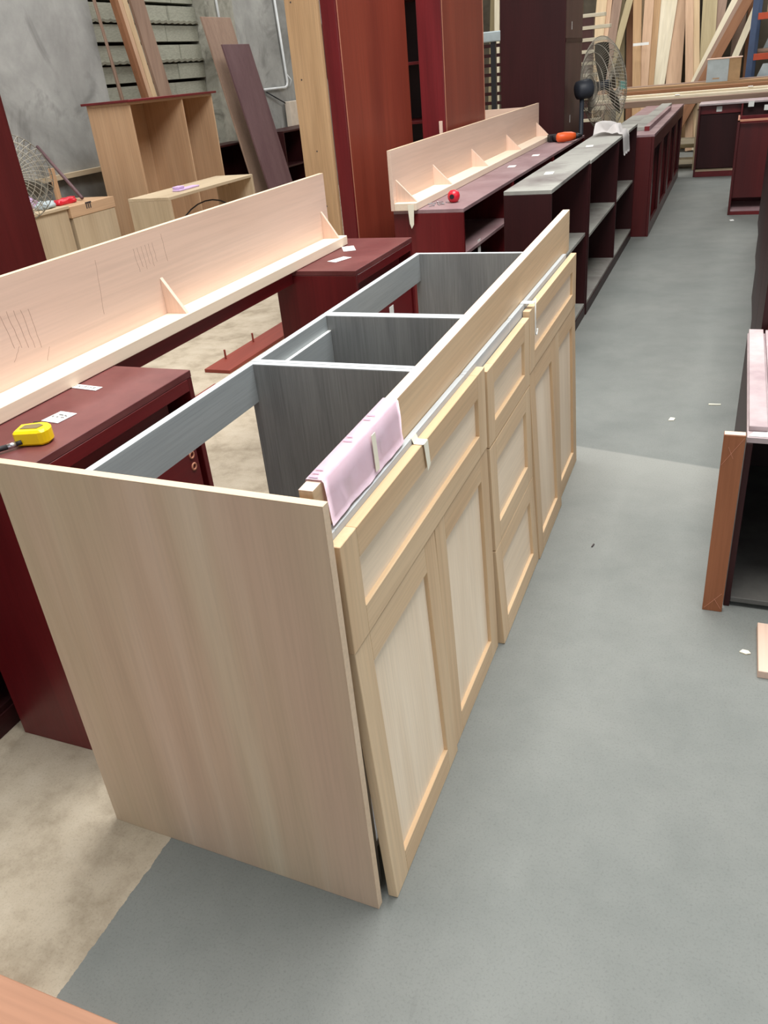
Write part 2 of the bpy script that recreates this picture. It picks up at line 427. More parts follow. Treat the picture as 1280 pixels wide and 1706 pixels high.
def door(name, label, y0, y1, z0, z1, xb, xt, cat, st=.062, rl=.062, group=None):
    h = z1 - z0; w = y1 - y0
    a = math.asin((xb - xt) / h)
    T = Th(name, label, cat, (xb, y0, z0 + (.0 if z0 > 0.001 else .02 * math.sin(a))), (0, -a, 0), local=True, group=group)
    T.o.rotation_euler = (0, -a, 0)
    t = .02
    T.b('stile', M['maple_z'], -t, 0, 0, st, 0, h, .001); T.b('stile', M['maple_z'], -t, 0, w - st, w, 0, h, .001)
    T.b('rail', M['maple_y'], -t, 0, st + .0003, w - st - .0003, 0, rl, .001); T.b('rail', M['maple_y'], -t, 0, st + .0003, w - st - .0003, h - rl, h, .001)
    T.b('panel', M['mpanel'] if h > .35 else M['mpanel_y'], -t + .004, -.0095, st - .004, w - st + .004, rl - .004, h - rl + .004, 0)
    return T
G1 = 'loose maple fronts leaning on the grey cabinets'
door('drawer_front', 'wide maple drawer front above the two nearest leaning doors', .030, .850, .610, .814, .006, .004, 'drawer front', .062, .055, G1)
door('cabinet_door', 'nearest maple shaker door, leaning beside the end panel', .034, .443, 0, .607, .028, .004, 'door', .062, .062, G1)
door('cabinet_door', 'maple shaker door between the nearest door and the drawer fronts', .447, .852, 0, .607, .022, .004, 'door', .062, .062, G1)
door('drawer_front', 'top drawer front of the narrow middle stack of three', .864, 1.313, .600, .797, .008, .006, 'drawer front', .058, .05, G1)
door('drawer_front', 'middle drawer front of the narrow stack of three', .864, 1.314, .304, .597, .018, .008, 'drawer front', .058, .058, G1)
door('drawer_front', 'bottom drawer front on the floor in the narrow stack of three', .863, 1.315, 0, .301, .038, .018, 'drawer front', .058, .058, G1)
door('drawer_front', 'wide maple drawer front at the far end above two doors', 1.320, 2.075, .630, .812, .008, .006, 'drawer front', .062, .05, G1)
door('cabinet_door', 'maple shaker door right after the stack of three drawer fronts', 1.319, 1.694, 0, .627, .042, .006, 'door', .062, .062, G1)
door('cabinet_door', 'farthest maple shaker door at the end of the leaning row', 1.698, 2.076, 0, .627, .030, .006, 'door', .062, .062, G1)

# pink paper folded over the board
def paper():
    bm = bmesh.new(); ny = 22
    rows = []
    for i in range(ny + 1):
        s = i / ny; y = .060 + .318 * s
        top = .765 + .140 * math.cos(.0217) + math.sin(.0217) * (y - .035) + .0022
        wv = .003 * math.sin(s * 17) + .002 * math.sin(s * 41 + 1)
        prof = [(-.060, top - .05), (-.058, top - .012), (-.0545, top + .001), (-.0285, top + .0015), (-.025, top - .003), (-.0225, top - .03 + wv * .6), (-.0205 + wv * .5, top - .065), (0, 0)]
        prof[-1] = (-.0185 + wv * .3, .8315 + .001 * math.sin(s * 9))
        rows.append([bm.verts.new((px, y, pz)) for px, pz in prof])
    for a, b in zip(rows, rows[1:]):
        for k in range(len(a) - 1): bm.faces.new((a[k], b[k], b[k + 1], a[k + 1]))
    bmesh.ops.solidify(bm, geom=list(bm.faces), thickness=.0008)
    return bm
T = Th('pink_paper', 'pink paper sheet folded over the near end of the upright board', 'paper', (-.05, .06, .84))
T.m('sheet', M['pinkpaper'], paper(), smooth=True)
bm = bmesh.new()
for k in (0, .5, 1, 6, 6.6, 10, 10.7):
    yy = .066 + .021 * k + random.uniform(-.004, .004)
    bbox(bm, -.0510, -.0510 + random.uniform(.008, .018), yy, yy + .003, .9112 + .0217 * (yy - .06), .9116 + .0217 * (yy - .06))
T.m('printed_marks', M['lilac'], bm)
bm = bmesh.new(); prism(bm, [(-.0205, .905), (-.0180, .838), (-.0172, .838), (-.0197, .905)], 'y', .236, .252)
T.m('tape_strip', M['tape'], bm)

def strip(label, y, w, top, name='masking_tape'):
    bm = bmesh.new()
    # over the rail, down on the door top and hanging over its front
    P = [(-.022, HC - .0074), (-.016, HC - .0074), (-.0115, top + .0012), (.0068, top + .0012)]
    for (a, b) in zip(P, P[1:]):
        vs = [bm.verts.new(q) for q in ((a[0], y, a[1]), (b[0], y, b[1]), (b[0], y + w, b[1]), (a[0], y + w, a[1]))]; bm.faces.new(vs)
    vs = [bm.verts.new(q) for q in ((.0070, y + w * .1, top + .001), (.0074, y + w * .95, top + .001), (.0095, y + w * .85 + .004, top - .050), (.0092, y + w * .25 + .004, top - .058))]; bm.faces.new(vs)
    bmesh.ops.remove_doubles(bm, verts=bm.verts, dist=.0004)
    bmesh.ops.solidify(bm, geom=list(bm.faces), thickness=.0006)
    return solo(name, M['tape'], bm, label, 'tape', (-.02, y, top))
strip('strip of white masking tape over the top of the nearest drawer front', .405, .026, .814)
T = Th('hooked_strap', 'white plastic strap with hooked end over the far drawer front', 'strap', (0, 1.355, .8))
bm = bmesh.new(); bbox(bm, -.027, .0095, 1.345, 1.372, HC - .0074, HC - .0064); T.m('band', M['whitepaper'], bm)
bm = bmesh.new(); pts = [(.0105, 1.371, .835), (.0105, 1.372, .78), (.0105, 1.375, .742)] + [(.0105, 1.389 - .014 * math.cos(a), .740 - .014 * math.sin(a)) for a in [k * PI / 8 for k in range(9)]]
tube(bm, pts, .0022, 6); T.m('hook', M['whitepaper'], bm, smooth=True)

# ------------------------------------------------------------------ red cabinet pair on the left, with its backsplash
def paperlabel(name, label, x, y, z, w, d, rz, ink=True, seed=0):
    T = Th(name, label, 'label', (x, y, z), (0, 0, rz), local=True)
    T.b('paper', M['whitepaper'], -w / 2, w / 2, -d / 2, d / 2, .0003, .0011, 0)
    if ink:
        rr = random.Random(seed); bm = bmesh.new(); n = 9
        for k in range(n):
            xx = -w * .4 + w * .8 * k / n
            hh = d * rr.uniform(.2, .32)
            bbox(bm, xx, xx + w * .018, -hh, hh, .0012, .0015)
            if rr.random() < .6: bbox(bm, xx, xx + w * .06, hh * .6, hh * .85, .0012, .0015)
            if rr.random() < .5: bbox(bm, xx, xx + w * .06, -hh * .2, hh * .05, .0012, .0015)
        T.m('print', M['ink'], bm)
    return T

T = Th('red_desk', 'dark red mahogany desk base, two cabinets joined by a back rail', 'desk', (-1.08, .18, 0))
X0, X1 = -1.075, -.74
def redbox(T, y0, y1, tag_near):
    z1 = .81
    T.b('top_panel', M['redtop'], X0, X1, y0, y1, z1 - .018, z1)
    T.b('side_panel', M['red_z'], X0, X1 - .001, y0, y0 + .018, 0, z1 - .0185)
    T.b('side_panel', M['red_z'], X0, X1 - .001, y1 - .018, y1, 0, z1 - .0185)
    T.b('back_panel', M['red_z'], X0, X0 + .008, y0 + .0185, y1 - .0185, .06, z1 - .0185)
    T.b('bottom_panel', M['red_y'], X0 + .009, X1 - .02, y0 + .0185, y1 - .0185, .08, .098)
    T.b('face_rail', M['red_y'], X1 - .019, X1, y0 + .0185, y1 - .0185, z1 - .05, z1 - .0185)
    T.b('inner_panel', M['red_y'], X1 - .05, X1 - .035, y0 + .0185, y1 - .075, .625, z1 - .051)
    T.b('face_rail', M['red_y'], X1 - .019, X1, y0 + .0185, y1 - .0185, .09, .13)
    T.b('drawer_panel', M['red_y'], X1 - .019, X1 - .003, y0 + .0185, y1 - .04, .50, .622)
    T.b('drawer_panel', M['red_y'], X1 - .019, X1 - .003, y0 + .0185, y1 - .04, .134, .46)
    return T
redbox(T, .18, .745, True)
redbox(T, 1.815, 2.42, False)
T.b('back_rail', M['red_y'], -1.02, -1.0, .746, 1.814, .762, .81)
T.b('back_rail', M['red_y'], -1.075, -1.055, .746, 1.814, .762, .81)
for (zc) in (.60, .567):
    bm = bmesh.new(); ring(bm, (-.7425, .680, zc), (1, 0, 0), .0085, .0028, 20, 6); T.m('hole_ring', M['rededge'], bm, smooth=True)
bm = bmesh.new(); bbox(bm, -.7428, -.742, 2.115, 2.16, .535, .595); T.m('paper_tag', M['whitepaper'], bm)

def backsplash(label, y0, y1, brackets, xf, xb, zt, marks=None):
    """L of two boards with triangular blocks"""
    zb = .8112
    T = Th('backsplash_board', label, 'backsplash', (xb, y0, zb))
    T.b('base_board', M['cream_y'], xb + .019, xf, y0, y1, zb, zb + .036, .002)  # cream_y is pink beech coloured paler for strong overhead light
    T.b('back_board', M['pink_y'], xb, xb + .0185, y0, y1, zb, zt - .0015, .001)
    T.b('top_edge', M['edgeband'], xb, xb + .0185, y0, y1, zt - .0014, zt, .0004)
    for yb in brackets:
        bm = bmesh.new(); d = xf - xb - .028
        prism(bm, [(xb + .019, zb + .0365), (xb + .019 + d, zb + .0365), (xb + .019, zb + .0365 + .105)], 'y', yb, yb + .013)
        T.m('corner_block', M['pink_z'], bm)
    if marks:
        rr = random.Random(3); xm = xb + .0186
        for (ya, za, yb, zb_) in marks:
            pts = [(xm, ya + (yb - ya) * k / 6 + rr.uniform(-.0015, .0015), za + (zb_ - za) * k / 6) for k in range(7)]
            bm = bmesh.new(); tube(bm, pts, .0005, 4); T.m('pencil_mark', M['pencil'], bm)
    return T
mk = []
for k in range(5): mk.append((.50 + .022 * k, 1.02 - .004 * k, .515 + .02 * k, .93 - .006 * k))
for k in range(6): mk.append((1.02 + .018 * k, 1.055, 1.03 + .017 * k, .99 + .01 * (k % 2)))
mk += [(.86, 1.06, .84, .92), (1.16, 1.07, 1.165, .99), (.53, .93, .50, .90), (.62, .90, .60, .87)]
backsplash('long pinkish wood backsplash lying on the red desk base at left', .08, 2.29, [1.11, 2.225], -.978, -1.075, 1.092, mk)

paperlabel('paper_label', 'white hand-marked paper label by the yellow tape measure', -.866, .404, .8105, .052, .058, -.1, True, 2)
paperlabel('paper_label', 'long printed paper label beside the pinkish backsplash on the red top', -.951, .586, .8105, .11, .024, -.1, True, 5)
paperlabel('paper_label', 'white paper slip on the red top of the farther desk cabinet', -.886, 2.0, .8105, .045, .09, -.35, False)
paperlabel('paper_label', 'curled printed slip at the far end of the red desk top', -.935, 2.20, .8105, .05, .10, .5, True, 8)

# yellow tape measure
T = Th('tape_measure', 'yellow tape measure with black wrist strap on the red top', 'tape measure', (-.815, .278, .8105), (0, 0, .35), local=True)
bm = bmesh.new()
poly = [(-.036, -.026), (.024, -.028), (.036, -.016), (.038, .006), (.028, .024), (.010, .030), (-.036, .022)]
prism(bm, poly, 'z', .001, .034); o = T.m('case', M['yellow'], bm, bev=.005, smooth=False)
bm = bmesh.new(); prism(bm, [(-.024, -.010), (.014, -.012), (.022, .004), (.010, .014), (-.020, .010)], 'z', .0345, .0352); T.m('sticker', M['greybrown'], bm)
T.b('nose', M['blackplastic'], -.040, -.0355, -.015, .012, .003, .022, .001)
T.b('blade_lock', M['blackplastic'], -.010, .006, .026, .0305, .02, .0345, .001)
bm = bmesh.new(); tube(bm, [(-.030, -.030, .010), (-.044, -.040, .009)], .006, 10); T.m('ferrule', M['steel'], bm, smooth=True)
bm = bmesh.new(); tube(bm, [(-.018, -.026, .012), (-.030, -.030, .010)], .005, 8); tube(bm, [(-.044, -.040, .009), (-.062, -.056, .010), (-.074, -.078, .010), (-.078, -.104, .008)], .0058, 8); T.m('strap', M['rubber'], bm, smooth=True)

# dark cabinet peeking behind the red one at the left edge
def boxcab(name, label, x0, x1, y0, y1, z1, mat, face='+x', top=None, cat='cabinet', shelves=(), divs=(), z0=0, t=.018, inner=None, group=None, frame=0, back=True, bottom=.06):
    """open-fronted case: sides, top, bottom, back, shelves, dividers; face gives the open side"""
    T = Th(name, label, cat, (x0, y0, z0), group=group)
    mz, my = M[mat + '_z'], M[mat + '_y']; tp = top or my; inn = inner or mz
    T.b('top_panel', tp, x0, x1, y0, y1, z1 - t, z1)
    e = .0004
    if face in ('+x', '-x'):
        T.b('side_panel', mz, x0, x1 - .001, y0, y0 + t, z0, z1 - t - e); T.b('side_panel', mz, x0, x1 - .001, y1 - t, y1, z0, z1 - t - e)
        bx = (x0, x0 + .008) if face == '+x' else (x1 - .008, x1)
        ix = (bx[1] + e, x1 - .004) if face == '+x' else (x0 + .004, bx[0] - e)
        if back: T.b('back_panel', inn, bx[0], bx[1], y0 + t + e, y1 - t - e, z0, z1 - t - e)
        T.b('bottom_panel', tp if top else my, ix[0], ix[1], y0 + t + e, y1 - t - e, z0 + bottom, z0 + bottom + t)
        fx = (x1 - .02, x1) if face == '+x' else (x0, x0 + .02)
        if bottom > .03: T.b('plinth', my, fx[0], fx[1], y0 + t + e, y1 - t - e, z0, z0 + bottom - e)
        cuts = [y0 + t] + [d for d in divs] + [y1 - t]
        for d in divs: T.b('divider', mz, ix[0], ix[1] + .003, d - t / 2, d + t / 2, z0 + bottom + t + e, z1 - t - e)
        for s in shelves:
            for a, c in zip(cuts, cuts[1:]): T.b('shelf', tp if top else my, ix[0], ix[1] - .006, a + .0095, c - .0095, s - t, s)
    else:
        T.b('side_panel', mz, x0, x0 + t, y0, y1 - .001, z0, z1 - t - e); T.b('side_panel', mz, x1 - t, x1, y0, y1 - .001, z0, z1 - t - e)
        if back: T.b('back_panel', inn, x0 + t + e, x1 - t - e, y1 - .008, y1, z0, z1 - t - e)
        T.b('bottom_panel', M['greybottom'] if top else my, x0 + t + e, x1 - t - e, y0 + .003, y1 - .009, z0 + bottom, z0 + bottom + t)
        if bottom > .03: T.b('plinth', my, x0 + t + e, x1 - t - e, y0 + .001, y0 + .02, z0, z0 + bottom - e)
        for s in shelves: T.b('shelf', my, x0 + t + e, x1 - t - e, y0 + .01, y1 - .009, s - t, s)
    return T
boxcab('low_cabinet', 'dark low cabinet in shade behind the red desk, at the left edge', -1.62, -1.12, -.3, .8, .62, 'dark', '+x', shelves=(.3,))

# boards on the floor behind the desk
T = Th('red_shelf_board', 'red-brown shelf board with upright pegs on the floor behind the desk gap', 'board', (-2.22, 2.83, 0))
T.b('board', M['redply'], -2.22, -2.05, 2.83, 4.1, 0, .02)
for yy in (3.02, 3.35):
    bm = bmesh.new(); tube(bm, [(-2.19, yy, .0202), (-2.19, yy, .075)], .006, 8); T.m('peg', M['redply'], bm)
T = Th('red_offcut', 'small red-brown board on beige floor next to the desk cabinet', 'board', (-2.02, 2.33, 0))
T.b('board', M['redply'], -2.02, -1.8, 2.33, 2.62, 0, .02)

# tall red cabinet at the left edge
T = Th('tall_cabinet', 'tall dark red cabinet cut off by the left edge of the picture', 'cabinet', (-2.95, 1.3, 0))
T.b('side_panel', M['deep_z'], -2.362, -2.344, 1.3, 2.0, 0, 2.1); T.b('side_panel', M['red_z'], -2.95, -2.932, 1.3, 2.0, 0, 2.1)
T.b('back_panel', M['red_z'], -2.931, -2.363, 1.985, 1.999, .0, 2.1); T.b('top_panel', M['red_y'], -2.931, -2.363, 1.3, 1.984, 2.08, 2.1)
T.b('door', M['red_z'], -2.931, -2.363, 1.3, 1.318, .05, 2.079)

# ------------------------------------------------------------------ second row: red cabinets with the second backsplash
GR = 'red cabinets under the second backsplash'
boxcab('red_cabinet', 'red cabinet under the near end of the second backsplash, open front', -1.09, -.72, 3.12, 4.16, .81, 'red', '+x', top=M['plumtop'], shelves=(.59, .34), divs=(), group=GR)
boxcab('red_cabinet', 'red cabinet under the middle of the second backsplash', -1.09, -.72, 4.165, 5.4, .81, 'red', '+x', top=M['plumtop'], shelves=(.58,), group=GR)
boxcab('red_cabinet', 'red cabinet under the far end of the second backsplash', -1.09, -.72, 5.405, 6.75, .81, 'red', '+x', top=M['plumtop'], shelves=(.58,), group=GR)
bm = bmesh.new(); bbox(bm, -.738, -.7365, 3.42, 3.47, .50, .60); solo('paper_tag', M['whitepaper'], bm, 'white paper tag inside the open red cabinet', 'tag', (-.738, 3.42, .5))
backsplash('second pinkish wood backsplash, standing on the row of red cabinets behind', 3.09, 6.55, [3.13, 3.72, 4.5, 5.42, 6.45], -.955, -1.09, 1.092)
bm = bmesh.new(); prism(bm, [(-1.0, .838), (-.966, .842), (-.972, .745), (-.985, .725), (-.994, .75)], 'y', 3.0885, 3.0897)
solo('masking_tape', M['tape'], bm, 'strip of masking tape hanging from the near corner of the second backsplash', 'tape', (-1.0, 3.0885, .725))

T = Th('red_tape_measure', 'round red tape measure standing on the second row of cabinets', 'tape measure', (-.83, 3.32, .8102))
bm = bmesh.new()
lathe(bm, [(.008, 0), (.022, .004), (.030, .018), (.032, .032), (.028, .048), (.018, .058), (.006, .061)], 20); bmesh.ops.translate(bm, verts=bm.verts, vec=(-.83, 3.32, .8102)); T.m('case', M['redplastic'], bm, smooth=True)
bm = bmesh.new(); lathe(bm, [(.012, 0), (.012, .003)], 14); bmesh.ops.rotate(bm, verts=bm.verts, cent=(0, 0, 0), matrix=Matrix.Rotation(PI / 2, 3, 'X')); bmesh.ops.translate(bm, verts=bm.verts, vec=(-.83, 3.2895, .842)); T.m('button', M['blackplastic'], bm)

# screws
def screw():
    bm = bmesh.new(); tube(bm, [(0, 0, .004), (.008, 0, .004), (.009, 0, .0036), (.034, 0, .0032), (.038, 0, .003)], [.0045, .0022, .0020, .0018, .0004], 8)
    return bm
first = None
for k in range(9):
    if first is None:
        first = mkobj('screw', screw(), M['steel']); o = first
    else:
        o = first.copy(); COL.objects.link(o)
    o.location = (-.905 + random.uniform(-.04, .04), 3.27 + random.uniform(-.05, .05), .8103); o.rotation_euler = (0, 0, random.uniform(0, 6.28))
    tag(o, 'small steel screw in the loose pile beside the round red tape measure', 'screw', 'loose screws on the red cabinet')

for (nm, lb, x, y) in (('paper_label', 'nearer white slip on the second row top beside the backsplash', -.87, 4.75), ('paper_label', 'farther white slip on the second row top beside the backsplash', -.84, 5.35)):
    paperlabel(nm, lb, x, y, .8105, .05, .10, .1, False)

# orange cordless drill
T = Th('cordless_drill', 'orange and black power drill lying at the end of the backsplash', 'drill', (-.775, 6.2, .8103), (0, 0, .5), local=True)
bm = bmesh.new(); tube(bm, [(-.08, 0, .04), (-.07, 0, .04), (-.02, 0, .04), (.04, 0, .04), (.07, 0, .038)], [.022, .034, .038, .034, .026], 14); T.m('body', M['orange'], bm, smooth=True)
bm = bmesh.new(); tube(bm, [(.07, 0, .038), (.10, 0, .038), (.13, 0, .038)], [.024, .02, .008], 12); T.m('chuck', M['blackplastic'], bm, smooth=True)
bm = bmesh.new(); tube(bm, [(-.03, .02, .035), (-.05, .08, .03), (-.06, .13, .028)], [.024, .022, .024], 10); T.m('grip', M['blackplastic'], bm, smooth=True)
T.b('battery', M['blackplastic'], -.10, -.02, .12, .19, .0, .055, .006)

# ------------------------------------------------------------------ dark bookcases along the aisle
GD = 'dark open bookcases along the aisle'
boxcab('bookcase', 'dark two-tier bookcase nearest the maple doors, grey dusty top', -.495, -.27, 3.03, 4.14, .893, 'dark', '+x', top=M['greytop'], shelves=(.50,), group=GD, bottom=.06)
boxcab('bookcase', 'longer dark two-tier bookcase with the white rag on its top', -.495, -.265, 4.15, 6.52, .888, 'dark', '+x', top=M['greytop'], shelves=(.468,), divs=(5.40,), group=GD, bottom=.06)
paperlabel('paper_label', 'white slip on the grey top of the nearest dark bookcase', -.40, 3.62, .8935, .045, .10, .1, False)
paperlabel('paper_label', 'white slip on the grey top of the longer dark bookcase', -.40, 4.95, .8885, .045, .10, .1, False)
bm = bmesh.new(); lathe(bm, [(.02, 0), (.022, .005), (.022, .09), (.014, .11), (.014, .13)], 12); bmesh.ops.translate(bm, verts=bm.verts, vec=(-.31, 5.52, .4685))
solo('small_jar', M['foam'], bm, 'small grey jar standing inside the longer dark bookcase', 'jar', (-.31, 5.52, .4685), smooth=True)

# rag
def rag():
    bm = bmesh.new(); nx, ny = 22, 18; g = []
    rr = random.Random(4)
    for i in range(nx + 1):
        r_ = []
        for j in range(ny + 1):
            u = i / nx; v = j / ny
            x = -.47 + .285 * u; y = 5.55 + .36 * v + .05 * math.sin(u * 5)
            h = .012 + .085 * abs(math.sin(u * 7 + 1.3 * math.sin(v * 6))) * (1 - .5 * u) * math.sin(PI * min(1, v * 1.0 + .02)) ** .6
            z = .889 + h * (1 if u < .62 else .5)
            if x > -.262:
                k = (x + .262); z = .893 - 1.6 * k - .015 * abs(math.sin(v * 9)); x = -.258 + .18 * k
            r_.append(bm.verts.new((x, y, z)))
        g.append(r_)
    for i in range(nx):
        for j in range(ny): bm.faces.new((g[i][j], g[i + 1][j], g[i + 1][j + 1], g[i][j + 1]))
    bmesh.ops.solidify(bm, geom=list(bm.faces), thickness=.003)
    return bm
solo('rag', M['rag'], rag(), 'crumpled white rag hanging over the edge of the dark bookcase', 'rag', (-.4, 5.7, .889), smooth=True)

# ------------------------------------------------------------------ far red cabinets along the aisle, with panelled fronts
edges = [6.56, 7.46, 8.37, 9.28, 10.20]
names4 = ['nearest', 'second', 'third', 'farthest']
for i, (a, c) in enumerate(zip(edges, edges[1:])):
    T = Th('panelled_cabinet', names4[i] + ' of the four panelled red cabinets beyond the dark bookcases', 'cabinet', (-.55, a, 0), group='panelled red cabinets beyond the bookcases')
    x0, x1, z1 = -.55, -.13, .80; c -= .004; t = .018
    T.b('top_panel', M['plumtop'], x0, x1, a, c, z1 - t, z1)
    T.b('side_panel', M['deep_z'], x0, x1 - .021, a, a + t, 0, z1 - t - .0004); T.b('side_panel', M['red_z'], x0, x1 - .021, c - t, c, 0, z1 - t - .0004)
    T.b('back_panel', M['dark_z'], x0, x0 + .008, a + t, c - t, 0, z1 - t - .0004)
    mid = (a + c) / 2
    T.b('stile', M['deep_z'], x1 - .02, x1, a, a + .10, 0, z1 - t - .0004); T.b('stile', M['deep_z'], x1 - .02, x1, c - .10, c, 0, z1 - t - .0004)
    T.b('rail', M['deep_y'], x1 - .02, x1, a + .1005, c - .1005, .68, z1 - t - .0004); T.b('rail', M['deep_y'], x1 - .02, x1, a + .1005, c - .1005, 0, .10)
    T.b('panel', M['dark_z'], x1 - .07, x1 - .06, a + t, mid, .0, .77); T.b('panel', M['dark_z'], x1 - .07, x1 - .06, mid + .001, c - t, .0, .77)
T = Th('loose_strip', 'grey dusty board lying along the tops of the panelled cabinets', 'board', (-.30, 6.95, .8002))
T.b('board', M['greytop'], -.36, -.25, 6.95, 10.0, .8004, .828); 
T = Th('red_strip', 'short red-ended board lying on the nearest panelled cabinet top', 'board', (-.24, 7.0, .8002))
T.b('board', M['plumtop'], -.245, -.205, 6.9, 9.3, .8004, .835)
T.b('end', M['red_z'], -.245, -.205, 6.897, 6.8995, .8004, .835, 0)
T = Th('grey_sheet', 'pale grey dusty sheet lying behind the panelled cabinet tops', 'sheet', (-.54, 6.7, .8002))
T.b('sheet', M['greytop'], -.535, -.375, 6.62, 8.6, .8004, .812)

# ------------------------------------------------------------------ tall bookcases behind the second row
T = Th('tall_bookcase', 'tall orange-red bookcase back beside the beige plywood panel', 'bookcase', (-1.60, 3.23, 0), group='tall bookcases behind the backsplash')
T.b('back_panel', M['orange_z'], -1.362, -1.352, 3.25, 4.20, 0, 2.2)
T.b('back_edge', M['rededge'], -1.3519, -1.3505, 3.247, 3.253, 0, 2.2, 0)
T.b('side_panel', M['red_z'], -1.43, -1.3525, 3.228, 3.2495, 0, 2.2)
T.b('side_panel', M['red_z'], -1.43, -1.3625, 4.18, 4.20, 0, 2.2); T.b('top_panel', M['red_y'], -1.43, -1.3625, 3.25, 4.18, 2.18, 2.2)
T = Th('plywood_sheet', 'tall beige plywood panel with screw holes beside the orange-red bookcase', 'panel', (-1.6, 3.2, 0))
T.b('panel', LUM['tan'], -1.605, -1.435, 3.20, 3.235, 0, 2.25)
for (hx, hz) in ((-1.57, 1.76), (-1.52, 1.1), (-1.50, .83), (-1.56, 1.43)):
    bm = bmesh.new(); tube(bm, [(hx, 3.1992, hz), (hx, 3.2005, hz)], .004, 8); T.m('screw_hole', M['ink'], bm)
T = Th('tall_bookcase', 'tall orange-red bookcase back right of the open shelves', 'bookcase', (-1.30, 4.24, 0), group='tall bookcases behind the backsplash')
T.b('back_panel', M['orange_z'], -1.162, -1.152, 4.262, 5.14, 0, 2.2)
T.b('back_edge', M['rededge'], -1.1519, -1.1505, 4.256, 4.264, 0, 2.2, 0)
T.b('back_edge', M['rededge'], -1.1519, -1.1505, 5.134, 5.142, 0, 2.2, 0)
T.b('side_panel', M['red_z'], -1.30, -1.1525, 4.24, 4.2605, 0, 2.2)
T.b('side_panel', M['red_z'], -1.30, -1.1625, 5.12, 5.14, 0, 2.2); T.b('top_panel', M['red_y'], -1.30, -1.1625, 4.261, 5.119, 2.18, 2.2)
T.b('wood_strip', M['pink_z'], -1.19, -1.17, 4.228, 4.2395, .6, 1.14)
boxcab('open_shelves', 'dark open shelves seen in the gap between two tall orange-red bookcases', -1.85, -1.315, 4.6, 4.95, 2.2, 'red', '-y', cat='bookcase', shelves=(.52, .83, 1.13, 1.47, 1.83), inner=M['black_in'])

# tall dark cabinet in the middle back
T = Th('dark_tall_cabinet', 'tall dark maroon cabinet left of the wire fan', 'cabinet', (-1.507, 7.0, 0))
T.b('front_panel', M['dark_z'], -1.507, -.945, 7.0, 7.02, 0, 2.3)
T.b('side_panel', M['brown_z'], -.963, -.944, 7.0205, 7.85, 0, 1.54); T.b('side_panel', M['brown_z'], -.963, -.944, 7.0205, 7.85, 1.545, 2.3)
T.b('side_panel', M['dark_z'], -1.507, -1.488, 7.0205, 7.85, 0, 2.3); T.b('back_panel', M['dark_z'], -1.487, -.964, 7.83, 7.85, 0, 2.3)
T.b('divider_strip', M['dark_z'], -.9435, -.940, 7.0205, 7.85, 1.515, 1.545, 0); T.b('top_panel', M['dark_y'], -1.487, -.964, 7.021, 7.829, 2.28, 2.3)
for zt in (1.61, .88): T.b('paper_tag', M['whitepaper'], -.9432, -.9425, 7.28, 7.30, zt, zt + .06, 0)
T = Th('leaning_offcut', 'pale board lying behind the second backsplash before the dark tall cabinet', 'board', (-2.2, 6.82, 0))
T.b('board', M['pink_x'], -2.3, -1.20, 6.80, 6.82, 0, 1.055)

# ------------------------------------------------------------------ the big wire fan
def fan(label, c, axis, R, depth, zfloor, blades=3, spokes=44, wire=.0022, group=None):
    c = Vector(c); ax = Vector(axis).normalized()
    T = Th('pedestal_fan', label, 'fan', (c.x, c.y, zfloor))
    u = ax.orthogonal().normalized(); 
    # keep v upright
    u = Vector((0, 0, 1)) - ax * ax.z; u.normalize(); v = ax.cross(u)
    def P(r, a, h): return c + u * r * math.cos(a) + v * r * math.sin(a) + ax * h
    for nm, sgn in (('front_cage', 1), ('rear_cage', -1)):
        bm = bmesh.new()
        for k in range(spokes):
            a = 2 * PI * k / spokes; tw = .5 * sgn
            pts = [P(R * f_, a + tw * (1 - f_), sgn * depth * (1 - f_ ** 2.6) ** .8) for f_ in (1, .97, .9, .75, .55, .35, .16)]
            tube(bm, pts, wire, 4, False)
        for f_ in (1, .85, .7, .55, .4, .27, .16): ring(bm, c + ax * sgn * depth * (1 - f_ ** 2.6) ** .8, ax, R * f_, wire * 1.3, 36, 4)
        T.m(nm, M['wire'], bm, smooth=True)
    for k in range(blades):
        a0 = 2 * PI * k / blades; bm = bmesh.new(); rows = []
        for i in range(6):
            r = R * (.1 + .78 * i / 5); w = .18 + .3 * math.sin(PI * (.15 + .75 * i / 5))
            rows.append([bm.verts.new(P(r, a0 + w * (s_ - .5) * 1.6, .05 * (s_ - .5))) for s_ in (0, .33, .66, 1)])
        for a, b in zip(rows, rows[1:]):
            for q in range(3): bm.faces.new((a[q], a[q + 1], b[q + 1], b[q]))
        bmesh.ops.solidify(bm, geom=list(bm.faces), thickness=.003); T.m('blade', M['blade'], bm, smooth=True)
    bm = bmesh.new(); tube(bm, [c - ax * (depth + .14), c - ax * (depth + .125), c - ax * (depth + .02), c - ax * (depth - .04)], [R * .10, R * .19, R * .21, R * .14], 16); T.m('motor', M['motor'], bm, smooth=True)
    bm = bmesh.new(); tube(bm, [c - ax * .05, c + ax * .06], R * .1, 14); T.m('hub', M['motor'], bm, smooth=True)
    q = c - ax * (depth + .08); bm = bmesh.new(); tube(bm, [(q.x, q.y, zfloor + .03), (q.x, q.y, q.z - R * .2)], .02, 10); T.m('pole', M['motor'], bm, smooth=True)
    bm = bmesh.new(); lathe(bm, [(R * .2, 0), (R * .2, .015), (R * .17, .03), (.03, .045)], 24); bmesh.ops.translate(bm, verts=bm.verts, vec=(q.x, q.y, zfloor)); T.m('base', M['motor'], bm, smooth=True)
    return T
fan('large pedestal fan with bare wire cage beside the dark tall cabinet', (-.67, 7.35, 1.155), (.80, .59, .08), .385, .12, 0, 3, 84, .002)

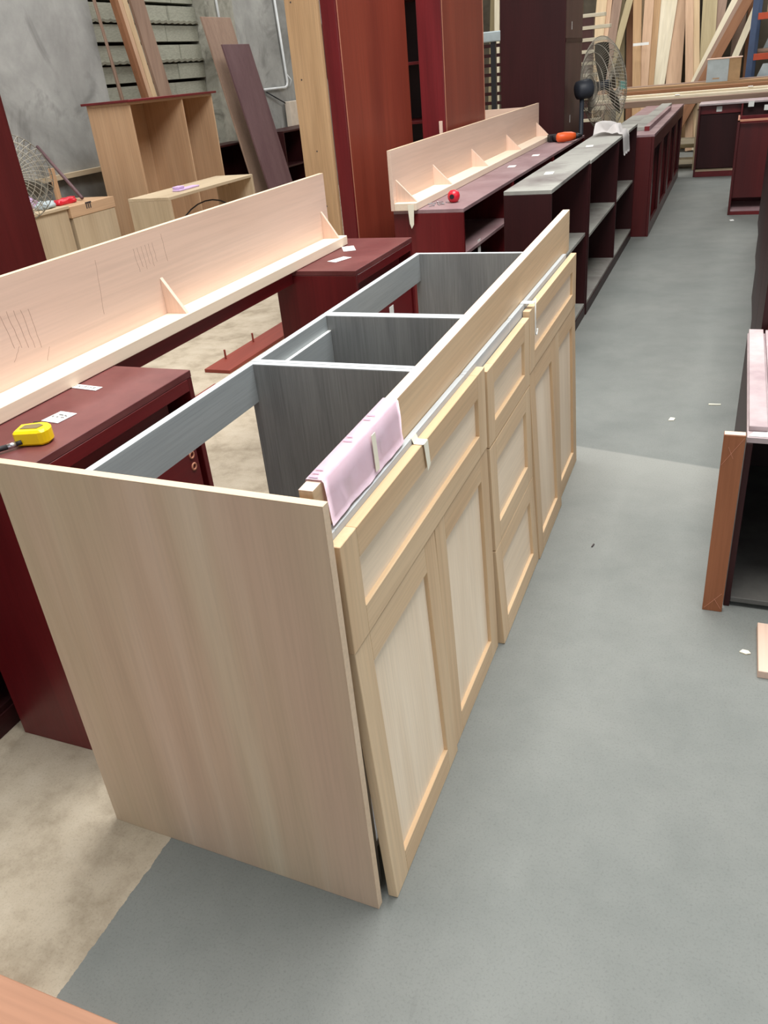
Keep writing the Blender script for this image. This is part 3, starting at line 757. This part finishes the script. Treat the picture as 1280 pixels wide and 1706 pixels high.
# ------------------------------------------------------------------ right side of the aisle
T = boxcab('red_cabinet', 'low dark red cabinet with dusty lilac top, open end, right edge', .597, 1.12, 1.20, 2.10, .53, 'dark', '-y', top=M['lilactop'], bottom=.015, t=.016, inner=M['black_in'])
T.b('top_board', M['lilactop'], .60, .645, 1.24, 2.098, .5305, .545); T.b('top_board', M['lilactop'], .652, 1.118, 1.24, 2.098, .5305, .543)
bm = bmesh.new(); prism(bm, [(.60, 1.205), (.72, 1.203), (1.1, 1.21), (1.1, 1.235), (.75, 1.238), (.66, 1.236), (.612, 1.232)], 'z', .5304, .5322)
solo('white_tape', M['whitepaper'], bm, 'white tape along the front edge of the lilac-topped cabinet', 'tape', (.6, 1.2, .5304))
T = Th('alder_post', 'reddish brown wooden post with crossed cut marks leaning on the cabinet', 'post', (.542, 1.165, 0), (-.01, -.002, 0), local=True)
T.b('post', M['alder_z'], 0, .052, 0, .024, 0.0, .545, .001)
T.b('sawn_end', M['pink_x'], 0.001, .051, .001, .023, .5451, .5465, .0002)
bm = bmesh.new()
for (a, b) in (((.002, .40 + .06), (.050, .54)), ((.014, .512), (.028, .48)), ((.004, .008), (.046, .062)), ((.028, .042), (.048, .01))):
    tube(bm, [(a[0], -.0003, a[1]), (b[0], -.0003, b[1])], .0007, 4)
T.m('cross_marks', M['rededge'], bm)
o = solo('pine_plank', M['pink_y'], (lambda: (lambda b_: (bbox(b_, .685, .80, .90, 1.11, 0, .022), b_)[1])(bmesh.new()))(), 'short pale pine plank on the floor at the right edge', 'plank', (.685, .90, 0), .001)

specs = [(.640, 2.13, 3.05, .84, 'dark red cabinet standing right behind the lilac-topped cabinet', 'orange'), (.665, 3.10, 4.15, .84, 'dark red cabinet second behind the lilac-topped cabinet, right edge', 'dark'),
         (.690, 4.2, 5.2, .84, 'dark red cabinet third behind the lilac-topped cabinet, right edge', 'dark'), (.715, 5.25, 6.4, .84, 'dark red cabinet farthest back in the row at the right edge', 'dark')]
for x0, y0, y1, z1, lb, mt in specs:
    T = Th('red_cabinet', lb, 'cabinet', (x0, y0, 0), group='dark red cabinets along the right edge')
    T.b('near_side', M['orange_z'] if mt == 'orange' else M['dark_z'], x0 + .02, x0 + .5, y0, y0 + .018, 0, z1 - .0185); T.b('far_side', M['dark_z'], x0 + .02, x0 + .5, y1 - .018, y1, 0, z1 - .0185)
    T.b('top_panel', M['dark_y'], x0 + .0, x0 + .5, y0, y1, z1 - .018, z1); T.b('back_panel', M['dark_z'], x0 + .49, x0 + .5, y0 + .0185, y1 - .0185, 0, z1 - .0185)
    mid = (y0 + y1) / 2
    for a, c in ((y0 + .003, mid - .002), (mid + .002, y1 - .003)): T.b('door', M['dark_z'], x0, x0 + .0195, a, c, .12, z1 - .0185)
    T.b('toe_board', M['red_y'], x0 + .03, x0 + .045, y0 + .0185, y1 - .0185, 0, .118)
bm = bmesh.new(); bbox(bm, .655, .70, 2.16, 2.24, .8402, .8425); solo('paper_slip', M['whitepaper'], bm, 'white paper slip on the cabinet behind the lilac-topped one', 'paper', (.655, 2.16, .8402))

# far right cabinets standing open
T = Th('open_red_cabinet', 'tall-standing red cabinet with open top and front at the aisle end, right', 'cabinet', (.482, 7.5, 0))
x0, x1, y0, y1, z1 = .482, .96, 7.5, 8.0, .79
T.b('side_panel', M['deep_z'], x0, x0 + .02, y0, y1, 0, z1); T.b('side_panel', M['deep_z'], x1 - .02, x1, y0, y1, 0, z1)
T.b('back_panel', M['red_z'], x0 + .0205, x1 - .0205, y1 - .012, y1, 0, z1)
T.b('top_edge', M['rededge'], x0, x1, y0, y0 + .014, z1 - .012, z1 + .006); T.b('top_edge', M['rededge'], x0, x0 + .014, y0 + .0145, y1, z1 + .0005, z1 + .006)
T.b('inner_panel', M['deep_z'], x0 + .0205, x1 - .0205, y0 + .06, y0 + .07, .14, z1 - .03)
T.b('bottom_panel', M['plumtop'], x0 + .0205, x1 - .0205, y0 + .004, y1 - .0125, .03, .045); T.b('plinth', M['red_y'], x0 + .0205, x1 - .0205, y0, y0 + .02, 0, .0295)
T = Th('open_red_cabinet', 'wide red open cabinet across the end of the aisle with paper tags', 'cabinet', (.045, 10.1, 0))
x0, x1, y0, y1, z1 = .045, 1.25, 10.1, 10.55, .765
T.b('side_panel', M['deep_z'], x0, x0 + .02, y0, y1, 0, z1); T.b('side_panel', M['deep_z'], x1 - .02, x1, y0, y1, 0, z1)
T.b('top_panel', M['lilactop'], x0, x1, y0, y1, z1 + .0005, z1 + .02); T.b('divider', M['red_z'], .50, .52, y0 + .002, y1 - .013, .0, z1)
T.b('back_panel', M['red_z'], x0 + .0205, x1 - .0205, y1 - .012, y1, 0, z1); T.b('inner_panel', M['dark_z'], x0 + .0205, .4995, y0 + .12, y0 + .13, .08, z1)
T.b('inner_panel', M['dark_z'], .5205, x1 - .0205, y0 + .12, y0 + .13, .08, z1)
T.b('top_rail', M['red_y'], x0 + .0205, .4995, y0 + .1, y0 + .118, .67, z1)
T.b('bottom_panel', M['crate_x'], x0 + .0205, .4995, y0 + .02, y1 - .0125, .055, .07); T.b('bottom_panel', M['crate_x'], .5205, x1 - .0205, y0 + .02, y1 - .0125, .055, .07)
T.b('plinth', M['red_y'], x0 + .0205, .4995, y0, y0 + .018, 0, .06); T.b('plinth', M['red_y'], .5205, x1 - .0205, y0, y0 + .018, 0, .06)
for (xx, yy, zt) in ((.235, y0 + .094, .69), (.57, y0 - .002, .725), (.74, y0 - .002, .68)): 
    g_ = T.b('paper_tag', M['whitepaper'], xx, xx + .06, yy, yy + .003, zt, zt + .055, 0)

# ------------------------------------------------------------------ lumber at the back
planks = [(-1.64, -1.55, .151, 'pale'), (-1.6, -1.47, .14, 'pinkish'), (-1.55, -1.31, .13, 'dull'), (-1.63, -1.09, .097, 'olive'), (-.92, -1.1, .119, 'tan'), (-.88, -.91, .13, 'pinkish'), (-.80, -.79, .097, 'tan'), (-.78, -.6, .238, 'cream'),
          (-.45, -.51, .216, 'pinkish'), (-.15, -.39, .108, 'pinkish'), (-.05, -.3, .086, 'pale'), (.02, -.09, .195, 'olive'), (-.04, .13, .13, 'dull'), (-.57, .51, .086, 'cream'), (-.56, .63, .097, 'dull'), (-.49, .72, .13, 'brown'), (-.07, .78, .086, 'cream'),
          (-1.05, -1.22, .10, 'brown'), (-.62, -.44, .08, 'brown'), (-.28, -.27, .09, 'tan'), (.15, .02, .10, 'tan'), (-1.2, -1.36, .12, 'olive'), (-1.0, -1.02, .08, 'pale'), (-3.30, -3.32, .10, 'olive'), (-3.14, -3.22, .08, 'cream'), (-3.02, -3.11, .08, 'cream'), (-1.85, -1.95, .1, 'tan'), (.35, .35, .16, 'dull'), (.55, .47, .1, 'brown')]
order = sorted(range(len(planks)), key=lambda i: planks[i][0] + planks[i][1])
words = ['leftmost', '2nd', '3rd', '4th', '5th', '6th', '7th', '8th', '9th', '10th', '11th', '12th', '13th', '14th', '15th', '16th', '17th', '18th', '19th', '20th', '21st', '22nd', '23rd', '24th', '25th', '26th', '27th', '28th', '29th', '30th']
rank = {i: k for k, i in enumerate(order)}
for i, (xb, xt, w, tone) in enumerate(planks):
    behind = i >= 17
    dy = .30 + .027 * (i % 8) if behind else (-.03 * (i - 12) if i >= 13 else .027 * (i % 9))
    y_b = 12.8 + dy; L = 2.75
    d = Vector((xt - xb, .55 if not behind else .5, 2.4)).normalized()
    bm = bmesh.new(); bbox(bm, -w / 2, w / 2, -.012, .012, 0, L)
    o = mkobj('lumber_plank', bm, LUM[tone], None, .002)
    zax = d; xax = Vector((1, 0, 0)) - zax * zax.x; xax.normalize(); yax = zax.cross(xax)
    Rm = Matrix((xax, yax, zax)).transposed()
    o.matrix_world = Matrix.Translation((xb, y_b, .012 + w * .5 * abs(xax.z))) @ Rm.to_4x4()
    nth = words[rank[i]]
    tag(o, '%s lumber plank upright against the back wall, %s%s' % ({'pale': 'pale tan', 'cream': 'cream white', 'pinkish': 'pinkish', 'dull': 'dull brown', 'olive': 'olive tan', 'tan': 'tan', 'brown': 'reddish brown'}[tone], nth, ' from left' if rank[i] else ' of all'), 'plank', 'lumber planks leaning on the back wall')
# sheet of white ties round two planks
bm = bmesh.new(); bbox(bm, -1.06, -.84, 13.02, 13.03, 1.44, 1.475); solo('white_band', M['whitepaper'], bm, 'white band tied round two tan planks at the back wall', 'band', (-1.06, 13.02, 1.44))

# low table carrying flat lumber across the aisle end
T = Th('lumber_table', 'low wooden rack carrying flat lumber across the end of the aisle', 'rack', (-1.3, 10.75, 0))
for xx in (-1.25, .0, 2.2):
    T.b('post', M['crate_z'], xx, xx + .08, 10.75, 10.83, 0, .70); T.b('post', M['crate_z'], xx, xx + .08, 11.75, 11.83, 0, .70); T.b('bearer', M['crate_y'], xx, xx + .08, 10.70, 11.9, .7005, .76)
flat = [(10.72, .10, 'dull', .07, -1.35, 2.6), (10.83, .10, 'cream', .10, -1.3, 2.9), (10.95, .12, 'pale', .085, -1.1, 3.0), (11.09, .12, 'cream', .12, -1.4, 2.8), (11.23, .14, 'brown', .16, -1.3, 2.7), (11.40, .20, 'tan', .19, -1.2, 3.0), (11.62, .20, 'dull', .20, -1.25, 2.2)]
ordn = ['nearest', 'second', 'third', 'fourth', 'fifth', 'sixth', 'farthest']
for i, (yy, w, tone, h, xa, xb) in enumerate(flat):
    bm = bmesh.new(); bbox(bm, xa, xb, yy, yy + w, .7605, .7605 + h)
    solo('flat_lumber', LUM[tone + '_x'], bm, ordn[i] + ' of seven long boards lying flat across the end of the aisle', 'board', (xa, yy, .7605), .003, group='long boards lying across the aisle end')
for i, (xx, yy, zz) in enumerate(((-.28, 10.82, .862), (-.95, 10.82, .862), (.55, 11.08, .882))):
    bm = bmesh.new(); bbox(bm, xx, xx + .055, yy - .0, yy + .12, zz, zz + .006)
    solo('white_tag', M['whitepaper'], bm, ['middle white tag on the flat long boards', 'left white tag on the flat long boards near the fan', 'right white tag on the flat long boards'][i], 'tag', (xx, yy, zz))
# pale lower boards seen beneath
for i, (yy, z0, tone) in enumerate(((10.75, .30, 'cream'), (10.78, .06, 'cream'), (11.3, .20, 'olive'))):
    bm = bmesh.new(); bbox(bm, -1.2, .9, yy + .09, yy + .39, z0, z0 + .05)
    solo('lower_board', LUM[tone + '_x'], bm, ['upper pale board under the lumber rack', 'lowest pale board under the lumber rack', 'olive board set back under the lumber rack'][i], 'board', (-1.2, yy + .09, z0), .002)

# white and cardboard box, teal scrap
T = Th('carton', 'cardboard carton with pale blue-white side on the flat lumber', 'box', (.05, 11.42, .9512))
T.b('front_sheet', M['foam'], .045, .30, 11.418, 11.4255, .953, 1.205); T.b('body', M['card'], .045, .44, 11.426, 11.60, .952, 1.205); T.b('flap', M['pink_x'], .035, .45, 11.41, 11.61, 1.2055, 1.217)
T.b('slot', M['card'], .12, .20, 11.4165, 11.4178, .985, .998, 0)
bm = bmesh.new(); bbox(bm, -1.03, -.95, 11.45, 11.5, .951, 1.05); solo('teal_block', M['teal'], bm, 'small teal block on the flat lumber beside the fan', 'block', (-1.03, 11.45, .951), .004)
# pallet rack, right edge
T = Th('pallet_rack', 'blue and orange storage rack at the top right corner', 'rack', (.52, 12.2, 0))
T.b('upright', M['rackblue'], .50, .575, 12.2, 12.27, 0, 2.6); T.b('upright', M['rackblue'], 2.6, 2.675, 12.2, 12.27, 0, 2.6); T.b('upright', M['rackblue'], .56, .62, 12.75, 12.81, 0, 2.6)
for zz in (1.14, 1.60, 2.05): T.b('beam', M['rackorange'], .576, 2.599, 12.205, 12.255, zz, zz + .075)
for zz in (1.14, 1.60): T.b('deck', M['backwall'], .6, 2.6, 12.26, 12.74, zz + .02, zz + .05)
bm = bmesh.new(); bbox(bm, .68, 1.7, 12.3, 12.6, 1.652, 1.86); solo('stacked_sheets', LUM['pale_x'], bm, 'pale sheet goods on the top beam of the storage rack', 'sheets', (.68, 12.3, 1.652), .03)
bm = bmesh.new(); prism(bm, [(.66, 1.192), (1.3, 1.192), (1.3, 1.5), (.78, 1.52)], 'y', 12.42, 12.46); solo('grey_board', M['foam'], bm, 'grey board leaning on the middle deck of the storage rack', 'board', (.66, 12.42, 1.192))
bm = bmesh.new(); tube(bm, [(.62, 12.33, 1.235), (1.4, 12.33, 1.235)], .035, 10); solo('rolled_bundle', LUM['dull_x'], bm, 'brown rolled bundle lying on the storage rack deck', 'bundle', (.62, 12.33, 1.2), smooth=True)
bm = bmesh.new(); prism(bm, [(.64, .952), (1.4, .952), (1.4, 1.1), (.70, 1.1)], 'y', 11.9, 11.93); solo('grey_board', M['foam'], bm, 'grey board at the foot of the storage rack behind the lumber', 'board', (.64, 11.9, .952))

# stack of boards beside the dark tall cabinet, ends showing pale
for k in range(10):
    z0 = .72 + .115 * k
    bm = bmesh.new(); bbox(bm, -1.75, -.98 + .03 * (k % 3), 9.5, 9.62, z0, z0 + .035)
    solo('stacked_board', LUM['cream_x'], bm, 'pale board in the stickered stack behind the dark tall cabinet, %s from below' % words[k].replace('leftmost', 'first'), 'board', (-1.75, 9.5, z0), .002, group='stickered boards behind the dark tall cabinet')
T = Th('sticker_rack', 'dark wooden rack holding the stickered boards behind the tall cabinet', 'rack', (-1.75, 9.5, 0))
T.b('base', M['dark_x'], -1.75, -1.02, 9.5, 9.62, 0, .719)
for k in range(9): T.b('sticker', M['brown_z'], -1.7, -1.1, 9.51, 9.61, .7555 + .115 * k, .8345 + .115 * k, 0)
# narrow gap between bookcase and dark cabinet: post with grey head
T = Th('machine_post', 'dark post with grey head seen between the bookcase and dark cabinet', 'post', (-2.45, 10.0, 0))
T.b('post', M['blackplastic'], -2.39, -2.33, 10.0, 10.06, 0, 1.63); T.b('head', M['foam'], -2.50, -2.15, 9.97, 10.09, 1.6305, 1.74, .01)

T = Th('batten_rack', 'dark ladder-like rack before pale planks, seen in the narrow gap', 'rack', (-3.2, 12.3, 0))
T.b('post', M['dark_z'], -3.3, -3.24, 12.3, 12.35, 0, 1.75); T.b('post', M['dark_z'], -2.6, -2.54, 12.3, 12.35, 0, 1.75)
for k in range(11): T.b('rung', M['dark_y'], -3.239, -2.601, 12.305, 12.345, .35 + .125 * k, .395 + .125 * k)

# ------------------------------------------------------------------ along the left wall
# two-bay plywood case on end
T = boxcab('plywood_case', 'tall open two-bay plywood case with dark red top by the left wall', -4.42, -4.0, 4.98, 6.2, 1.392, 'ply', '+x', cat='cabinet', divs=(5.72,), bottom=.02)
T.b('top_board', M['red_y'], -4.45, -3.97, 4.95, 6.24, 1.3925, 1.41, .002)
# low frame box in front of it
T = Th('frame_box', 'small open plywood frame box in front of the two-bay case', 'box', (-3.42, 4.38, 0))
x0, x1, y0, y1, z0, z1 = -3.75, -3.38, 4.40, 5.66, 0, .752
T.b('top_panel', M['crate_y'], x0, x1, y0, y1, z1 - .022, z1); T.b('side_panel', M['crate_z'], x0, x1, y0, y0 + .03, 0, z1 - .0225); T.b('side_panel', M['crate_z'], x0, x1, y1 - .03, y1, 0, z1 - .0225)
T.b('bottom_panel', M['ply_y'], x0, x1, y0 + .0305, y1 - .0305, .3, .32)
for yy, s in ((y0 + .031, 1), (y1 - .031, -1)):
    bm = bmesh.new(); prism(bm, [(yy, z1 - .023), (yy + s * .06, z1 - .023), (yy, z1 - .085)], 'x', x0 + .1, x0 + .13); T.m('corner_block', M['crate_z'], bm)
bm = bmesh.new(); bbox(bm, -3.55, -3.48, 4.70, 4.98, .7525, .765); bbox(bm, -3.56, -3.50, 4.72, 4.80, .7655, .785)
solo('lilac_scraper', M['lilac'], bm, 'lilac hand tool lying on the small plywood frame box', 'tool', (-3.55, 4.7, .7525), .003)
bm = bmesh.new(); tube(bm, [(-3.5, 4.55 + .5 * (1 - math.cos(a)), .33 + .30 * math.sin(a)) for a in [k * PI / 14 for k in range(15)]], .006, 6); solo('bent_wire', M['rubber'], bm, 'bent dark wire inside the small plywood frame box', 'wire', (-3.5, 4.55, .32), smooth=True)

# crate cabinet with clutter
T = Th('crate_cabinet', 'pale wooden crate cabinet with tools on top by the left wall', 'cabinet', (-4.6, 3.62, 0))
T.b('body', M['crate_z'], -4.62, -4.12, 3.62, 4.14, 0, .735); T.b('top_panel', M['crate_y'], -4.64, -4.10, 3.60, 4.145, .7355, .755)
T.b('door', M['crate_z'], -4.62, -4.105, 4.165, 4.66, 0, .665); T.b('drawer', M['ply_y'], -4.62, -4.10, 4.15, 4.67, .6655, .745)
T.b('post', M['ply_z'], -4.63, -4.60, 4.60, 4.64, .7455, .98)
bm = bmesh.new()
for k in range(3): bbox(bm, -4.0995, -4.098, 4.33 + .022 * k, 4.341 + .022 * k, .705, .745)
bbox(bm, -4.0995, -4.098, 4.325, 4.395, .741, .752); T.m('black_mark', M['ink'], bm)
def lump(name, mat, label, cat, c, r, seed):
    bm = bmesh.new(); bmesh.ops.create_icosphere(bm, subdivisions=3, radius=1); rr = random.Random(seed)
    ph = [rr.uniform(0, 6) for _ in range(6)]
    for v in bm.verts:
        p = v.co.copy(); k = 1 + .16 * math.sin(5 * p.x + ph[0]) + .14 * math.sin(6 * p.y + ph[1]) + .1 * math.sin(11 * p.x + 7 * p.y + ph[2])
        v.co = Vector((p.x * r[0] * k, p.y * r[1] * k, max(p.z * r[2] * k, -r[2] * .5)))
        v.co += Vector(c) + Vector((0, 0, r[2] * .5))
    return solo(name, mat, bm, label, cat, c, smooth=True)
lump('lilac_cloth', M['lilac'], 'crumpled lilac cloth on the crate cabinet', 'cloth', (-4.45, 4.02, .756), (.10, .16, .07), 1)
lump('red_bag', M['redplastic'], 'small red bag on the crate cabinet drawer', 'bag', (-4.3, 4.34, .746), (.06, .12, .03), 2)
lump('grey_cloth', M['foam'], 'grey-white scrap heap on the crate cabinet', 'cloth', (-4.22, 4.03, .756), (.06, .09, .035), 3)
T = Th('broom', 'brown stick leaning from the crate cabinet against the left wall', 'stick', (-4.25, 4.60, .746))
bm = bmesh.new(); tube(bm, [(-4.25, 4.48, .764), (-4.93, 4.87, 1.13)], .014, 8); T.m('stick', M['plum_z'], bm, smooth=True)
fan('wire fan at the left edge beside the tall red cabinet', (-3.85, 3.40, 1.03), (.75, -.6, .05), .27, .09, .0, 3, 40, .0022)

# timber leaning behind the plywood case
GL = 'boards leaning behind the plywood case'
for i, (ya, yb_, w, th, tone, lb) in enumerate(((5.80, 6.02, .05, .05, 'brown', 'leftmost dark brown batten leaning behind the plywood case'), (5.87, 6.09, .06, .04, 'pinkish', 'pinkish batten leaning behind the plywood case'), (5.95, 6.17, .07, .04, 'pale', 'pale batten next to the wide board behind the plywood case'), (6.10, 6.30, .20, .03, 'dull', 'wide dull brown board leaning behind the plywood case'))):
    bm = bmesh.new()
    prism(bm, [(yb_ + .27, 0.012), (yb_ + .27 + w, .012), (ya + w - .03, 2.45), (ya - .03, 2.45)], 'x', -4.62 - .01 * i, -4.62 - .01 * i + th)
    solo('leaning_board', LUM[tone], bm, lb, 'board', (-4.62, yb_ + .27, .012), .001, group=GL)
for i, (u0, u1, r) in enumerate(((5.78, 6.06, .010), (5.84, 6.10, .008), (5.88, 6.05, .006))):
    bm = bmesh.new(); tube(bm, [(-4.78 - .03 * i, u0, 2.5), (-4.74 - .03 * i, u1, .01)], r, 6)
    solo('thin_batten', LUM['dull'], bm, ['thickest', 'middle', 'thinnest'][i] + ' thin strip leaning at the edge of the grey plaster wall', 'strip', (-4.74, u1, .01), group='thin strips at the plaster wall')

# leaning panels further along
def slab_lean(name, label, cat, x, yb0, yb1, yt0, yt1, z1, th, mat, dx=.25):
    bm = bmesh.new()
    P = [(x, yb0, .004), (x, yb1, .004), (x - dx, yt1, z1), (x - dx, yt0, z1)]
    A = [bm.verts.new(p) for p in P]; B = [bm.verts.new((p[0] - th, p[1], p[2])) for p in P]
    bm.faces.new(A); bm.faces.new(B[::-1])
    for k in range(4): bm.faces.new((A[k], B[k], B[(k + 1) % 4], A[(k + 1) % 4]))
    return solo(name, mat, bm, label, cat, (x, yb0, .004), .002)
slab_lean('plum_panel', 'long plum-brown panel leaning by the left wall', 'panel', -4.0, 7.18, 7.72, 7.02, 7.55, 1.80, .02, M['plum_z'], .3)
slab_lean('beige_panel', 'beige board leaning behind the plum-brown panel', 'panel', -4.20, 7.2, 7.75, 7.12, 7.68, 2.06, .02, LUM['dull'], .35)
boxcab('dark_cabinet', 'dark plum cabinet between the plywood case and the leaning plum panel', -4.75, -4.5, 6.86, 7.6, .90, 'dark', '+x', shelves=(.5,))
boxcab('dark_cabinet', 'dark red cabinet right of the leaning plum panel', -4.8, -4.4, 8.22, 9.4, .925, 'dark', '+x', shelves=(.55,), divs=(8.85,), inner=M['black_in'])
bm = bmesh.new(); bbox(bm, -4.3985, -4.3965, 8.98, 9.04, .58, .68); solo('paper_tag', M['whitepaper'], bm, 'small white tag on the dark cabinet right of the plum panel', 'tag', (-4.3985, 8.98, .58))
bm = bmesh.new(); bbox(bm, -4.97, -4.9, 9.42, 10.1, 0, 1.2); solo('cream_board', M['creamboard'], bm, 'cream board standing behind the dark cabinet at the left wall', 'board', (-4.97, 9.42, 0), .004)
slab_lean('dark_plank', 'dark board leaning beside the beige plywood panel', 'board', -3.35, 8.2, 8.5, 7.95, 8.18, 2.3, .03, M['brown_z'], .5)
bm = bmesh.new(); bbox(bm, -4.9, -4.6, 5.15, 5.5, 0, .42); bbox(bm, -4.88, -4.62, 5.17, 5.48, .42, .47); solo('black_bin', M['blackplastic'], bm, 'black bin on the floor left of the plywood case', 'bin', (-4.9, 5.15, 0), .01)

# conduits on the wall
T = Th('conduit', 'white conduit pipe with junction box on the stained column', 'pipe', (-4.89, 8.05, 1.38))
bm = bmesh.new(); tube(bm, [(-4.885, 7.97, 3.0), (-4.885, 8.03, 1.42)], .014, 8); T.m('pipe', M['pipe'], bm, smooth=True)
T.b('junction_box', M['pipe'], -4.899, -4.83, 7.98, 8.09, 1.32, 1.42, .006)
T = Th('conduit', 'grey conduit with elbow on the plaster wall beyond the column', 'pipe', (-4.97, 9.0, 1.36))
bm = bmesh.new(); tube(bm, [(-4.975, 9.46, 3.0), (-4.975, 9.58, 1.43), (-4.975, 9.56, 1.38), (-4.975, 9.50, 1.36), (-4.975, 8.95, 1.36)], .016, 8); T.m('pipe', M['pipe'], bm, smooth=True)
bm = bmesh.new(); tube(bm, [(-4.975, 9.60, 1.50), (-4.96, 9.66, 1.44), (-4.975, 9.62, 1.36)], .01, 6); T.m('elbow', M['pipe'], bm, smooth=True)
T = Th('wall_cable', 'thin dark cable sagging across the plaster wall', 'cable', (-4.97, 9.0, 1.33))
bm = bmesh.new(); tube(bm, [(-4.975, 9.0, 1.33), (-4.96, 9.5, 1.16), (-4.96, 10.0, 1.05), (-4.975, 10.4, 1.0)], .008, 6); T.m('cable', M['rubber'], bm, smooth=True)

# ------------------------------------------------------------------ near left corner and floor litter
T = Th('pink_board', 'pinkish wooden board cut off by the lower left corner of the picture', 'board', (-1.3, -.75, 0))
T.b('board', M['salmon_x'], -1.4, -.10, -.75, -.362, 0, .036, .002)
def scrap(label, x, y, pts, mat, name='wood_chip', z=.0006):
    bm = bmesh.new(); prism(bm, [(x + a, y + b) for a, b in pts], 'z', z, z + .0035)
    solo(name, mat, bm, label, 'scrap', (x, y, z))
scrap('pale wood chip on the aisle floor beside the lilac-topped cabinet', .345, 2.54, [(0, 0), (.022, .004), (.026, .03), (.006, .034)], M['tape'])
scrap('pale wood shaving on the floor by the pine plank', .642, .985, [(0, .006), (.016, 0), (.028, .006), (.022, .016), (.008, .018)], M['tape'])
scrap('small white chip in front of the far open red cabinet', .515, 7.2, [(0, 0), (.03, .01), (.02, .06), (-.01, .04)], M['whitepaper'])
scrap('tiny dark chip on the floor before the maple doors', .188, 1.43, [(0, 0), (.004, .0), (.008, .018), (.004, .02)], M['ink'])
scrap('pale sliver on the aisle floor beyond the wood chip', .50, 2.75, [(0, 0), (.05, .006), (.05, .014), (0, .01)], M['tape'])
